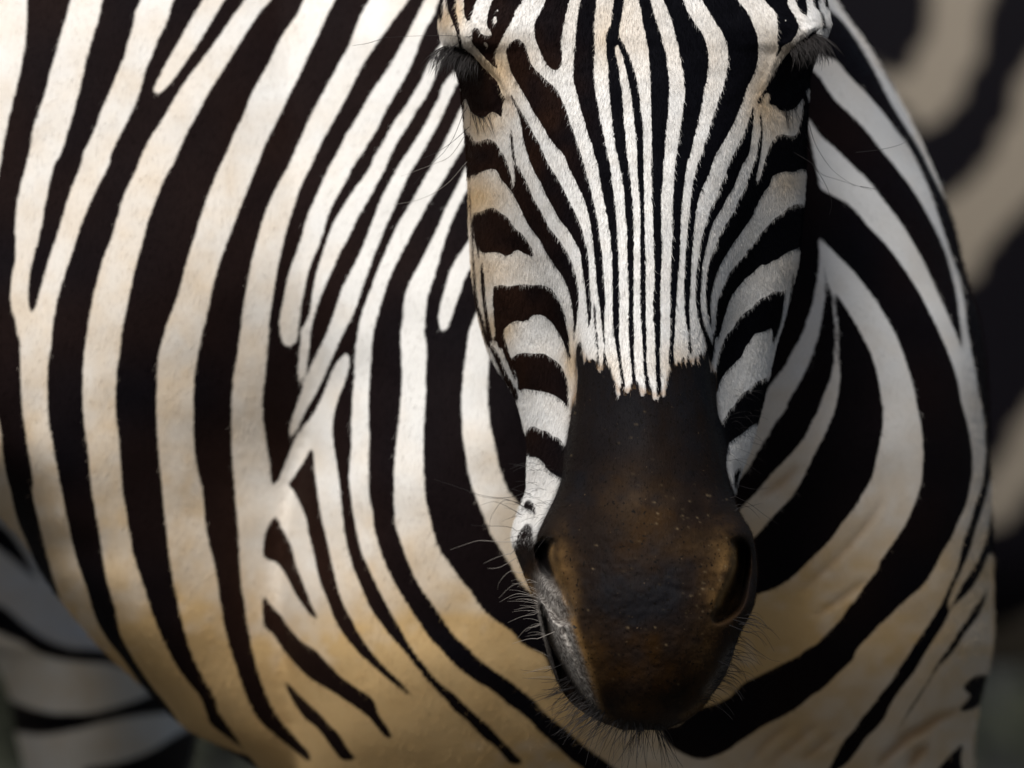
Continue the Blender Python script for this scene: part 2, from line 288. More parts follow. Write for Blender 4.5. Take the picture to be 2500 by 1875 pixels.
 band("O 800,-120 900,-70 1020,0 1100,80 1200,200 1300,300 1400,430 1490,560 1580,710 1640,830 1700,950 1760,1080 1810,1210 1850,1330 1880,1460 Q 1865,0 1900,150 1940,300 1965,450 1975,600 1955,750 1920,900 1860,1030 1810,1150 1740,1260 S 1650,170 1580,260 1500,330 1420,400 1330,490 1250,560 1180,640 1120,700 1060,780 1020,850 960,910 880,990 800,1060 720,1110 640,1180 550,1240 430,1300 350,1340 260,1400 170,1460 90,1520 0,1560 -60,1800",
      "U -60,480 0,580 70,640 150,720 220,790 290,880 350,960 400,1040 450,1130 500,1240 550,1350 590,1440 O 1915,1200 U 650,1500 680,1640 Q 2010,0 2050,180 2065,330 2070,500 2060,640 2040,760 1990,900 1960,1020 1910,1150 1880,1280 S 1850,130 1790,260 1740,380 1680,480 1600,600 1530,700 1470,800 1400,900 1340,1000 1270,1080 1200,1180 1120,1270 1060,1360 980,1450 920,1560 870,1659 800,1800"),
 band("P 1960,120 1983,170 U 0,330 60,420 130,490 200,560 270,650 330,720 390,800 430,860 470,930 510,1010 540,1080 570,1180 590,1260 605,1380 620,1500 630,1580",
      "P 1975,60 2000,128 U 70,260 130,330 200,400 270,480 330,560 390,640 440,740 480,830 520,950 560,1070 600,1180 625,1300 640,1420 660,1540 680,1650"),
 band("U -40,-120 30,20 100,90 150,160 200,240 250,330 290,410 330,480 380,560 430,640 470,720 520,820 560,900 592,990 615,1080",
      "U 0,-160 85,0 140,70 200,170 250,270 310,370 360,460 410,560 450,630 490,710 540,800 575,880 612,990 622,1080"),
 band("Q 2135,590 2100,720 2070,850 2030,980 1990,1100 1950,1250 1900,1370 1840,1500 S 1790,360 1770,440",
      "Q 2141,600 2132,750 2120,900 2090,1080 2050,1240 1980,1380 1900,1500 S 1850,330 1785,442"),
 # big soft light area low on the right
 blob("Q 2140,900 2150,1100 2130,1264 S 2095,0 2060,100 2010,200 1950,290 1870,370 1800,450 1760,530 1700,630 1640,720 1580,820 1520,920 1450,1010 1390,1090 1330,1190 1290,1280 1220,1360 1150,1430 1080,1530 1010,1620 900,1800 2100,1900 2400,1000 2300,0 2200,-400"),
]
BODY_DARK = [
 # W X Y Z and the short ones on the chest
 band("M 640,-30 640,0 680,150 710,300 750,430 800,550 840,660 900,770 970,860 1050,950 1140,1030 1240,1120 1350,1210 1440,1282",
      "M 762,-30 770,0 800,130 830,270 860,400 890,500 930,590 980,680 1030,780 1090,870 1150,950 1240,1050 1330,1130 1430,1240"),
 band("M 1430,1230 1530,1360 1625,1490", "M 1440,1235 1545,1350 1640,1485"),
 band("M 910,-60 920,0 950,150 990,280 1040,400 1090,520 1140,620 1200,700 1260,780 1330,860 1400,940 1470,1030 1540,1120 1620,1210 1700,1290 1760,1370 1850,1440 1930,1520 2010,1600 2090,1659 2200,1790",
      "M 1000,-60 1015,0 1050,150 1110,280 1160,390 1220,510 1290,640 1360,760 1420,870 1500,980 1580,1080 1650,1160 1760,1240 1850,1330 1960,1430 2060,1520 2130,1600 2190,1659 2320,1790"),
 band("M 1140,-60 1155,0 1200,150 1260,300 1340,450 1420,580 1500,700 1570,810 1640,880 1720,970 1800,1050 1880,1110 N 50,1000 120,1035 200,1090 300,1180 380,1230 450,1290 510,1360 590,1430 680,1510 760,1590 860,1659 1000,1800",
      "M 1310,-60 1330,0 1370,120 1420,250 1490,400 1560,500 1640,610 1710,720 1780,810 1870,890 1960,980 N 180,910 300,990 400,1070 490,1140 550,1210 640,1290 740,1370 830,1450 930,1530 1030,1600 1110,1659 1300,1800"),
 band("M 1590,-60 1605,0 1650,130 1730,240 1820,370 N 0,300 70,410 150,490 230,550 320,610 380,690 460,740 560,790 620,900 760,1100",
      "M 2025,-40 2040,0 2080,60 2120,120 2160,190 N 300,80 350,180 410,260 480,330 600,500 700,700 800,900 900,1000"),
 blob("L 400,1436 345,1505 310,1580 M 300,40 296,100 293,190 340,210 400,240 450,300 500,390 550,490 600,560 645,625 690,630 655,540 620,440 580,340 540,230 510,110 455,0 L 500,1640 460,1580 420,1520"),
 blob("M 640,590 665,640 725,690 700,630 680,590"),
 band("M 270,440 283,520 288,640 308,730 370,790 430,880 500,970 580,1060 660,1130 760,1190 860,1250 950,1310 1050,1380 1130,1450 1200,1540 1260,1600",
      "M 275,440 330,530 380,590 440,650 480,720 540,790 600,850 700,910 760,980 830,1050 900,1120 1000,1190 1080,1240 1150,1300 1180,1400 1240,1490 1295,1585"),
 band("M 430,1110 500,1260 560,1360 620,1440 700,1500 760,1570 820,1659 900,1760", "M 440,1110 480,1160 540,1220 620,1300 720,1390 800,1480 880,1560 940,1659 1020,1760"),
 # V1 tail under the muzzle
 blob("N 1440,1330 1470,1385 1500,1450 1570,1510 1680,1570 1790,1592 1900,1562 S 90,1520 170,1460 260,1400 350,1340 430,1300 550,1240 640,1180 720,1110 800,1060 880,990 960,910 1020,850 1060,780 1050,400 950,520 850,620 760,710 690,740 650,780 600,810 520,850 400,910 300,960 200,1010 100,1110 0,1160 -60,1180 N 1700,1220 1600,1330"),
 band("S 2130,100 2090,250 2040,350 1970,440 1945,500 1880,580 1820,680 1770,760 1700,850 1620,990 1530,1130 1440,1270 1380,1380 1335,1460",
      "S 2146,90 2105,250 2065,380 2020,480 1960,560 1900,640 1850,720 1790,800 1720,870 1640,1000 1550,1145 1460,1280 1390,1390 1342,1465"),
 blob("S 2120,900 2060,940 2010,940 1960,970 1900,1030 1930,1080 1965,1085 1920,1150 1870,1200 1900,1225 2000,1190 2040,1150 2080,1050 2150,950"),
 blob("S 1680,1700 1780,1580 1880,1480 1905,1480 1880,1600 1900,1750"),
]
BODY_STREAKS_FOLDS = [  # soft brown streaks on the light hair, and wrinkles with their crease shade painted
 ("S 1870,1200 1780,1250 1680,1290 1600,1350 1500,1400 1380,1500 1280,1600 1250,1659", 26),
 ("S 1620,1490 1540,1560 1480,1659", 26),
 ("Q 1280,850 1210,980 1100,1120 980,1260 850,1380 720,1510 640,1600", 5),
 ("S 1180,200 1050,290 900,400 760,490", 6),
 ("Q 620,600 520,700 420,780 330,830", 12),
 ("S 560,1340 460,1400 350,1500 230,1640", 9), ("S 760,1330 620,1450 500,1550 400,1659", 9),
 ("S 900,1400 780,1500 660,1600", 10),
]

HEAD_MID = [(blob("E 262,1335 300,1325 335,1380 350,1460 300,1410 245,1395"), .22),
 (blob("F 190,30 260,-70 335,-50 335,100 330,300 290,280 240,200 185,90"), .36),
 (blob("E 800,60 790,150 800,240 780,270 770,200"), .7)]
# ------------------------------------------------------------------ helpers
def catmull(P, t):
    """P (n,k) keys at integer params, t array of params"""
    n = len(P)
    i = np.clip(np.floor(t).astype(int), 0, n - 2)
    f = (t - i)[:, None]
    p0, p1, p2, p3 = P[np.maximum(i - 1, 0)], P[i], P[i + 1], P[np.minimum(i + 2, n - 1)]
    return 0.5 * (2 * p1 + (p2 - p0) * f + (2 * p0 - 5 * p1 + 4 * p2 - p3) * f ** 2 + (-p0 + 3 * p1 - 3 * p2 + p3) * f ** 3)


def interp_keys(keys, vs):
    """monotone piecewise cubic through keys (v, ...)"""
    K = np.array(keys, float)
    v = K[:, 0]
    Y = K[:, 1:]
    h = np.diff(v)[:, None]
    d = np.diff(Y, axis=0) / h
    m = np.zeros_like(Y)
    m[1:-1] = np.where(d[:-1] * d[1:] > 0, 2 * d[:-1] * d[1:] / (d[:-1] + d[1:] + 1e-12 * np.sign(d[:-1] + d[1:] + 1e-20)), 0)
    m[0], m[-1] = d[0], d[-1]
    i = np.clip(np.searchsorted(v, vs) - 1, 0, len(v) - 2)
    hh = h[i]
    t = ((vs - v[i]) / hh[:, 0])[:, None]
    t2, t3 = t * t, t ** 3
    return (Y[i] * (2 * t3 - 3 * t2 + 1) + Y[i + 1] * (3 * t2 - 2 * t3) + m[i] * hh * (t3 - 2 * t2 + t) + m[i + 1] * hh * (t3 - t2))


def grid_faces(nr, nc, closed=True, cap=True, base=0):
    r = np.arange(nr - 1)[:, None] * nc
    c = np.arange(nc)[None, :]
    c2 = (c + 1) % nc
    q = np.stack([r + c, r + c2, r + nc + c2, r + nc + c], -1).reshape(-1, 4) + base
    return q


def mesh_np(name, verts, quads, extra=()):
    me = bpy.data.meshes.new(name)
    nv, nq = len(verts), len(quads)
    ex = [list(e) for e in extra]
    loops = nq * 4 + sum(len(e) for e in ex)
    me.vertices.add(nv)
    me.vertices.foreach_set("co", np.asarray(verts, np.float32).ravel())
    me.loops.add(loops)
    idx = np.concatenate([np.asarray(quads).ravel()] + [np.array(e) for e in ex]).astype(np.int32)
    me.loops.foreach_set("vertex_index", idx)
    me.polygons.add(nq + len(ex))
    starts = list(np.arange(nq) * 4)
    tot = [4] * nq
    s = nq * 4
    for e in ex:
        starts.append(s)
        tot.append(len(e))
        s += len(e)
    me.polygons.foreach_set("loop_start", np.array(starts, np.int32))
    me.polygons.foreach_set("loop_total", np.array(tot, np.int32))
    me.update(calc_edges=True)
    me.validate()
    me.polygons.foreach_set("use_smooth", np.ones(len(me.polygons), bool))
    return me


def obj(name, me, m=None, parent=None):
    o = bpy.data.objects.new(name, me)
    col.objects.link(o)
    if m:
        me.materials.append(m)
    if parent:
        o.parent = parent
    return o


def tube_mesh(paths, name, n=5):
    """paths: list of (points, radii) -> thin tapering tubes in one mesh"""
    V, Q = [], []
    for pts, rad in paths:
        pts = np.asarray(pts, float)
        tan = np.gradient(pts, axis=0)
        tan /= np.linalg.norm(tan, axis=1)[:, None] + 1e-12
        up = np.array([0.3, 0.9, 0.2])
        a = np.cross(tan, up)
        a /= np.linalg.norm(a, axis=1)[:, None] + 1e-12
        b = np.cross(tan, a)
        base = len(V)
        for i in range(len(pts)):
            for k in range(n):
                an = 2 * math.pi * k / n
                V.append(pts[i] + rad[i] * (math.cos(an) * a[i] + math.sin(an) * b[i]))
        for i in range(len(pts) - 1):
            for k in range(n):
                Q.append((base + i * n + k, base + i * n + (k + 1) % n, base + (i + 1) * n + (k + 1) % n, base + (i + 1) * n + k))
    return mesh_np(name, np.array(V), np.array(Q))


def dome_loft(keys, vs, n, expo=2.2, expo_l=None, recess=None):
    """horizontal sections: key = v, xl, xr, y_front(m), y_back(m); depth measured from camera; widths in photo px at the mid depth"""
    K = interp_keys(keys, vs)
    th = np.linspace(0, 2 * math.pi, n, endpoint=False)
    c, s = np.cos(th), np.sin(th)
    ex = np.where(c < 0, expo_l or expo, expo)
    cc = np.sign(c) * np.abs(c) ** (2 / ex)
    ss = np.sign(s) * np.abs(s) ** (2 / ex)
    V = []
    for i, v in enumerate(vs):
        xl, xr, yf, yb = K[i]
        mid = (yf + yb) / 2
        k = PX * min(mid, yf + 0.16) / DIST
        X = ((xl + xr) / 2 - 1250) * k + cc * (xr - xl) / 2 * k
        D = mid - ss * (yb - yf) / 2
        if recess:
            D = D + recess(X / k + 1250, v) * (ss > 0) * ss
        Z = np.full(n, CAM_H - (v - 937.5) * k)
        V.append(np.stack([X, D - DIST, Z], 1))
    V = np.concatenate(V)
    # keep the silhouette in place for the camera distance used above
    q = grid_faces(len(vs), n)
    return V, q, [list(range(n))[::-1], list(range((len(vs) - 1) * n, len(vs) * n))]


# ------------------------------------------------------------------ coat pattern rasters
head_cv = Canvas(0.8, 1.0)
for p_ in HEAD_DARK:
    head_cv.fill(p_, 0)
for p_ in HEAD_LIGHT:
    head_cv.fill(p_, 1)
for p_, val_ in HEAD_MID:
    head_cv.fill(p_, val_)
soft_cv = Canvas(0.8, 1.0)
soft_cv.a[:] = head_cv.a
soft_cv.blur(3.6)
head_cv.blur(2.2)
body_cv = Canvas(0.5, 0.0)
for p_ in BODY_LIGHT:
    body_cv.fill(p_, 1)
for p_ in BODY_DARK:
    body_cv.fill(p_, 0)
body_cv.blur(5.0)
streak_fold_cv = Canvas(0.4, 0.0)
for s_, w_ in BODY_STREAKS_FOLDS:
    p_ = spl(parse(s_))
    a_ = np.array(p_)
    t_ = np.gradient(a_, axis=0)
    nrm_ = np.stack([-t_[:, 1], t_[:, 0]], 1) / (np.linalg.norm(t_, axis=1)[:, None] + 1e-9)
    w2 = w_ / 2 * np.sin(np.linspace(0.25, math.pi - 0.25, len(a_)))[:, None]
    streak_fold_cv.fill([tuple(q) for q in np.concatenate([a_ + nrm_ * w2, (a_ - nrm_ * w2)[::-1]])], 1)
streak_fold_cv.blur(7)


def blobs(x, v, lst):
    out = np.zeros_like(x)
    for bx, by, rx, ry, am in lst:
        out += am * np.exp(-0.5 * (((x - bx) / rx) ** 2 + ((v - by) / ry) ** 2))
    return np.clip(out, 0, 1)


def vnoise(x, v, f, seed):
    """cheap smooth 2-D value noise"""
    r = np.random.default_rng(seed).random((256, 256)).astype(np.float32)
    a, b = x * f, v * f
    ia, ib = np.floor(a).astype(int), np.floor(b).astype(int)
    ta, tb = a - ia, b - ib
    ta, tb = ta * ta * (3 - 2 * ta), tb * tb * (3 - 2 * tb)
    g = lambda i, j: r[i % 256, j % 256]
    return (g(ia, ib) * (1 - ta) + g(ia + 1, ib) * ta) * (1 - tb) + (g(ia, ib + 1) * (1 - ta) + g(ia + 1, ib + 1) * ta) * tb


# ------------------------------------------------------------------ head
# v | left: cheek(x,d) groove(x,d) side(x,d) shoulder(x,d) | front(x,d) | right: shoulder side groove cheek | back d   (d in mm)
HK = [
 (-700, 1430,140, 1445,115, 1465,92, 1500,78, 1548,72, 1600,78, 1632,92, 1652,115, 1668,140, 180),
 (-620, 1300,100, 1330,70, 1370,45, 1440,25, 1548,20, 1660,25, 1730,45, 1770,70, 1800,100, 190),
 (-420, 1190,95, 1210,60, 1260,32, 1370,12, 1548,6, 1730,12, 1840,32, 1890,60, 1910,95, 200),
 (-200, 1110,85, 1130,52, 1185,26, 1330,8, 1548,2, 1766,8, 1911,26, 1966,52, 1986,85, 200),
 (0, 1077,78, 1088,50, 1132,25, 1300,6, 1548,0, 1796,6, 1966,25, 2008,50, 2018,78, 200),
 (60, 1072,72, 1080,46, 1112,22, 1292,5, 1548,0, 1806,5, 1988,22, 2018,46, 2027,72, 200),
 (100, 1079,72, 1088,48, 1122,23, 1296,6, 1548,-1, 1802,6, 1975,23, 2004,48, 2012,72, 203),
 (130, 1095,82, 1106,58, 1145,29, 1308,7, 1548,-1, 1790,7, 1948,29, 1984,58, 1997,82, 206),
 (200, 1121,92, 1132,64, 1190,33, 1320,8, 1548,-3, 1776,8, 1906,33, 1964,64, 1976,92, 210),
 (300, 1132,100, 1150,67, 1215,37, 1340,8, 1548,-5, 1758,8, 1885,37, 1953,67, 1972,100, 213),
 (450, 1142,110, 1165,74, 1240,45, 1370,9, 1548,-8, 1732,9, 1860,45, 1940,74, 1966,110, 216),
 (600, 1146,115, 1180,82, 1285,55, 1400,8, 1552,-11, 1708,8, 1825,55, 1925,82, 1955,115, 216),
 (720, 1157,118, 1205,86, 1335,60, 1408,8, 1558,-13, 1705,8, 1785,60, 1895,86, 1932,118, 210),
 (850, 1187,121, 1250,92, 1386,64, 1414,9, 1565,-16, 1708,9, 1748,64, 1855,92, 1894,121, 200),
 (985, 1262,122, 1305,97, 1393,68, 1413,8, 1568,-19, 1722,8, 1750,68, 1830,97, 1863,122, 185),
 (1100, 1287,119, 1320,98, 1378,68, 1403,6, 1570,-23, 1740,6, 1769,68, 1805,98, 1831,119, 168),
 (1190, 1285,117, 1318,98, 1362,66, 1390,3, 1572,-27, 1755,3, 1785,66, 1786,98, 1798,117, 155),
 (1250, 1263,114, 1305,96, 1335,64, 1370,-3, 1574,-31, 1780,-3, 1808,64, 1790,98, 1788,114, 146),
 (1310, 1247,110, 1292,94, 1305,60, 1348,-7, 1576,-34, 1805,-7, 1842,60, 1806,94, 1786,110, 138),
 (1400, 1274,108, 1312,90, 1303,56, 1345,-12, 1578,-37, 1812,-12, 1854,56, 1815,92, 1788,108, 128),
 (1470, 1303,104, 1324,84, 1307,52, 1345,-15, 1578,-38, 1806,-15, 1846,52, 1806,86, 1786,104, 122),
 (1550, 1322,98, 1343,78, 1330,48, 1366,-14, 1576,-35, 1774,-14, 1808,48, 1790,80, 1780,98, 116),
 (1650, 1352,90, 1387,72, 1383,43, 1416,-6, 1572,-26, 1730,-6, 1772,43, 1755,72, 1756,90, 108),
 (1712, 1390,84, 1428,66, 1424,41, 1455,6, 1570,-14, 1690,6, 1722,41, 1722,66, 1728,84, 100),
 (1755, 1450,78, 1475,62, 1473,42, 1500,20, 1568,2, 1636,20, 1668,42, 1672,62, 1684,78, 92),
 (1782, 1520,70, 1530,60, 1530,48, 1540,40, 1568,32, 1600,40, 1612,48, 1614,60, 1622,70, 80),
]
DENSE = 2.7


def build_head():
    vs = np.concatenate([np.arange(-700, -40, 12.0), np.arange(-40, 1782, DENSE), [1782.0]])
    K = interp_keys(HK, vs)
    nP = 14
    # ring of control points: back(0) back-left(1,2) left cheek(3) groove side shoulder front shoulder side groove cheek(11) back-right(12,13)
    NC_F = 330
    ring = []
    for i in range(len(vs)):
        k = K[i]
        xs = k[0:18:2]
        ds = k[1:18:2]
        bk = k[18]
        xc = k[8]
        pts = [(xc, bk)]
        pts += [(xc + (xs[0] - xc) * 0.62, bk - 6), (xc + (xs[0] - xc) * 0.93, ds[0] + (bk - ds[0]) * 0.55)]
        pts += [(xs[j], ds[j]) for j in range(9)]
        pts += [(xc + (xs[8] - xc) * 0.93, ds[8] + (bk - ds[8]) * 0.55), (xc + (xs[8] - xc) * 0.62, bk - 6)]
        ring.append(pts)
    ring = np.array(ring)                      # (R,14,2)
    closed = np.concatenate([ring[:, -2:], ring, ring[:, :3]], 1)
    # parameters: dense on the front (indices 2.6..11.4)
    t = np.concatenate([np.linspace(0, 2.4, 26)[:-1], np.linspace(2.4, 11.6, NC_F), np.linspace(11.6, 14, 26)[1:-1]])
    # cubic B-spline / catmull blend gives soft shoulders
    i = np.floor(t).astype(int)
    f = t - i
    out = 0
    bs = [(1 - f) ** 3 / 6, (3 * f ** 3 - 6 * f ** 2 + 4) / 6, (-3 * f ** 3 + 3 * f ** 2 + 3 * f + 1) / 6, f ** 3 / 6]
    cm = [(-f ** 3 + 2 * f ** 2 - f) / 2, (3 * f ** 3 - 5 * f ** 2 + 2) / 2, (-3 * f ** 3 + 4 * f ** 2 + f) / 2, (f ** 3 - f ** 2) / 2]
    for j in range(4):
        w = 0.35 * bs[j] + 0.65 * cm[j]
        out = out + closed[:, i + 1 + j, :] * w[None, :, None]
    X, Dm = out[..., 0], out[..., 1]
    Vv = np.repeat(vs[:, None], len(t), 1)
    # even out spacing on the front part of each row
    a, b = 24, 24 + NC_F
    for r in range(len(vs)):
        seg = np.stack([X[r, a:b] * PX, Dm[r, a:b] * 1e-3], 1)
        L = np.concatenate([[0], np.cumsum(np.linalg.norm(np.diff(seg, axis=0), axis=1))])
        u = np.linspace(0, L[-1], NC_F)
        X[r, a:b] = np.interp(u, L, X[r, a:b])
        Dm[r, a:b] = np.interp(u, L, Dm[r, a:b])
    # smooth rows and columns a little
    for _ in range(3):
        X[:, a:b] = (np.roll(X, 1, 1) + 2 * X + np.roll(X, -1, 1))[:, a:b] / 4
        Dm[:, a:b] = (np.roll(Dm, 1, 1) + 2 * Dm + np.roll(Dm, -1, 1))[:, a:b] / 4
    x, v, d = X.ravel(), Vv.ravel(), Dm.ravel()
    front = np.clip((100 - d) / 30, 0, 1)
    D = d.copy()
    # ---- carved and raised features (mm along the view axis), everything in the head's own face-on drawing
    cvn = Canvas(0.5, 0.0)

    def feat(polys, sig, amt, mask=1.0):
        nonlocal D
        c = Canvas(0.5, 0.0)
        for p in polys:
            c.fill(p, 1)
        c.blur(sig)
        D = D + amt * c.at(x, v) * mask
    fm = (d < 85).astype(float)
    # nostrils: hollow behind a sharp inner rim
    nl = blob("F 466,70 452,130 456,210 480,260 500,330 530,400 565,470 600,545 618,620 612,672 585,700 520,690 470,650 430,590 390,520 350,440 338,330 335,200 345,110 400,70")
    nr = blob("F 1860,70 1885,130 1882,210 1866,290 1840,350 1810,420 1775,500 1752,570 1720,650 1735,690 1790,670 1850,630 1900,590 1935,520 1955,440 1975,330 1985,220 1970,120 1920,60")
    feat([nl], 4.0, 17, fm)
    feat([nr], 4.0, 30, fm)
    feat([blob("F 1890,100 1960,60 2010,130 2035,230 2025,350 1990,450 1930,560 1860,640 1790,670 1770,620 1830,540 1890,430 1910,300 1905,180")], 11, 16, fm)
    feat([blob("P 1333,1480 1346,1540 1366,1600 1398,1660 1440,1722 1468,1757 1425,1736 1390,1702 1360,1652 1340,1592 1330,1530")], 3.5, 20, fm)
    feat([blob("F 462,75 450,120 452,200 470,270 490,330 470,360 420,330 370,260 350,180 350,100 400,60")], 4, 34, np.clip((95 - d) / 30, 0, 1))
    feat([blob("F 466,80 440,150 380,160 345,130 360,60 420,50"), blob("F 470,90 480,240 520,360 560,450 530,470 450,400 370,330 350,200 380,90"), blob("F 1880,150 1870,300 1820,420 1760,560 1850,560 1920,420 1950,280 1930,130")], 8, 13, fm)
    # inner rims and outer rims stand proud
    rim = [("F 455,40 430,60 446,120 442,210 470,300 500,400 540,500 585,590 610,660", 14, -3.5, 5),
           ("F 1880,60 1900,120 1895,220 1875,320 1835,420 1785,540 1735,640", 14, -3.5, 5),
           # folds of the upper lip and chin
           ("F 480,600 560,760 620,900 690,1080 760,1250", 9, 1.6, 4),
           ("F 560,740 620,880 690,1040", 6, 1.3, 3),
           ("F 1700,1180 1740,1080 1790,960 1840,850", 8, 1.8, 4),
           ("F 1650,1220 1700,1100 1740,1000", 6, 1.2, 3),
           ("F 1240,390 1400,430 1560,470", 10, 1.0, 6),
           # mouth line on the left, between the lips
           ("F 385,560 410,680 450,830 500,960 560,1080 630,1190 710,1300 800,1395 870,1450", 15, 15, 3),
           ("F 1870,820 1820,960 1750,1130 1660,1270 1560,1370", 10, 3.5, 4),
           # groove from the nostril up the nose
           ("E 760,980 740,1150 700,1300 640,1440 520,1490", 45, 3.2, 18),
           ("E 1560,1380 1640,1440 1740,1480 1850,1440", 30, 2.2, 12),
           # eyelid folds
           ("A 285,405 360,425 450,440 560,480 640,560 720,650 800,740 850,840", 9, 2.2, 3),
           ("B 1960,246 1870,244 1800,285 1720,340 1620,440 1520,540 1440,640 1380,780", 9, 2.2, 3),
           ("A 560,480 680,560 790,690 850,800 900,880", 26, -2.5, 8),
           ("B 1650,330 1540,430 1470,540 1420,660 1370,780", 26, -2.5, 8),
           ("A 520,950 620,1090 740,1060 840,1010", 14, 1.5, 6), ("A 560,880 640,990 740,980 820,930", 10, 1.2, 5),
           ("B 1400,900 1480,1000 1580,1020 1680,950", 14, 1.5, 6),
           ("A 590,160 640,210 690,220", 6, .8, 3), ("B 1650,190 1740,200 1840,190", 6, .9, 3), ("B 1660,230 1750,230 1850,215", 6, .9, 3),
           # cheek: edge of the jaw, vein
           ("C 270,600 330,900 430,1300 520,1659", 50, -1.5, 25),
           ]
    for s_, w_, am, sg in rim:
        p = np.array(spl(parse(s_)))
        tt = np.gradient(p, axis=0)
        nn = np.stack([-tt[:, 1], tt[:, 0]], 1) / (np.linalg.norm(tt, axis=1)[:, None] + 1e-9)
        w2 = w_ / 2 * np.sqrt(np.sin(np.linspace(0.12, math.pi - 0.12, len(p))))[:, None]
        feat([[tuple(q) for q in np.concatenate([p + nn * w2, (p - nn * w2)[::-1]])]], sg, am * (1.6 if sg < 6 else 1.2), fm)
    # low frequency unevenness of flesh and bone
    D += front * (1.6 * (vnoise(x, v, 1 / 95, 3) - 0.5) + 0.8 * (vnoise(x, v, 1 / 38, 4) - 0.5))
    # brow ridge over the eye sockets, eye sockets
    D += fm * (6.0 * np.exp(-((x - 1148) / 34) ** 2 - ((v - 185) / 34) ** 2) + 6.0 * np.exp(-((x - 1955) / 34) ** 2 - ((v - 175) / 38) ** 2))
    D -= fm * (3.0 * np.exp(-((x - 1120) / 40) ** 2 - ((v - 85) / 22) ** 2) + 3.0 * np.exp(-((x - 1985) / 40) ** 2 - ((v - 75) / 22) ** 2))
    # pores and bumps on the bare muzzle
    mz = np.clip((v - 1180) / 150, 0, 1) * fm
    D += mz * (0.45 * (vnoise(x, v, 1 / 9, 8) - 0.5) + 0.5 * (vnoise(x, v, 1 / 17, 9) - 0.5))
    dep = DIST + D * 1e-3
    k = PX * dep / DIST
    # the outline was measured in the photograph, so scale with the distance of each row's own point
    V = np.stack([(x - 1250) * k, dep - DIST, CAM_H - (v - 937.5) * k], 1)
    nc = len(t)
    q = grid_faces(len(vs), nc)
    return V, q, [list(range(nc))[::-1], list(range((len(vs) - 1) * nc, len(vs) * nc))], nc, len(vs)


HV, HQ, HE, HNC, HNR = build_head()

def sst(a, b, x):
    t = np.clip((x - a) / (b - a), 0, 1)
    return t * t * (3 - 2 * t)


# ------------------------------------------------------------------ body lofts (joined by a voxel remesh)
LOFTS = []
# neck and chest, facing the camera
NK = [(-900, 800, 1700, 5.42, 5.80), (-500, 500, 1880, 5.36, 5.80), (-250, 400, 1960, 5.33, 5.82), (0, 380, 2045, 5.31, 5.84), (107, 380, 2121, 5.30, 5.85),
      (209, 380, 2187, 5.295, 5.86), (317, 390, 2243, 5.29, 5.87), (418, 400, 2288, 5.285, 5.87), (498, 420, 2322, 5.28, 5.87), (571, 450, 2346, 5.277, 5.87), (673, 510, 2369, 5.272, 5.87),
      (800, 600, 2408, 5.267, 5.87), (950, 690, 2424, 5.262, 5.87), (1075, 695, 2428, 5.26, 5.87), (1200, 662, 2432, 5.265, 5.87), (1300, 645, 2434, 5.273, 5.87), (1400, 635, 2434, 5.285, 5.87),
      (1485, 640, 2434, 5.298, 5.87), (1546, 647, 2434, 5.309, 5.87), (1633, 665, 2420, 5.328, 5.87), (1717, 680, 2398, 5.35, 5.87), (1800, 690, 2382, 5.375, 5.87), (1875, 695, 2378, 5.40, 5.87),
      (2100, 690, 2380, 5.47, 5.87), (2400, 760, 2340, 5.53, 5.86), (2700, 900, 2250, 5.58, 5.83), (2850, 1200, 2050, 5.62, 5.78)]
LOFTS.append(dome_loft(NK, np.arange(-900, 2851, 10.0), 420, 3.7, 4.5, lambda x, v: -0.045 * sst(1250, 1900, v) * (1 - sst(850, 1700, x))))
# barrel and shoulder going away to the left
BK = [(-1000, -700, 900, 5.75, 6.0), (-700, -1200, 1300, 5.50, 6.05), (-400, -1500, 1500, 5.36, 6.1), (0, -1700, 1600, 5.295, 6.15), (300, -1750, 1650, 5.276, 6.15), (600, -1500, 1650, 5.270, 6.15), (800, -1000, 1600, 5.271, 6.15), (900, -740, 1600, 5.272, 6.15), (1000, -480, 1600, 5.275, 6.15),
      (1100, -260, 1500, 5.279, 6.12), (1200, -90, 1500, 5.285, 6.12), (1277, 0, 1480, 5.290, 6.1), (1330, 49, 1480, 5.294, 6.1), (1403, 90, 1470, 5.300, 6.1), (1497, 163, 1460, 5.309, 6.08), (1595, 252, 1450, 5.320, 6.05),
      (1684, 352, 1430, 5.333, 6.0), (1774, 448, 1420, 5.349, 5.95), (1810, 520, 1420, 5.356, 5.92), (1850, 590, 1410, 5.365, 5.9), (1900, 660, 1400, 5.38, 5.88), (2150, 800, 1350, 5.47, 5.85), (2300, 900, 1200, 5.57, 5.8)]


LOFTS.append(dome_loft(BK, np.arange(-1000, 2301, 10.0), 520, 2.6, 4.5, lambda x, v: 0.060 * sst(150, 780, x) * sst(600, 1200, v)))
# throat joining head and neck, hidden behind the face
TK = [(-620, 1330, 1770, 5.12, 5.75), (-300, 1250, 1850, 5.13, 5.75), (0, 1230, 1880, 5.14, 5.7), (250, 1260, 1830, 5.16, 5.6), (480, 1400, 1700, 5.19, 5.5), (560, 1480, 1620, 5.23, 5.45)]
LOFTS.append(dome_loft(TK, np.arange(-620, 561, 12.0), 90, 2.2))
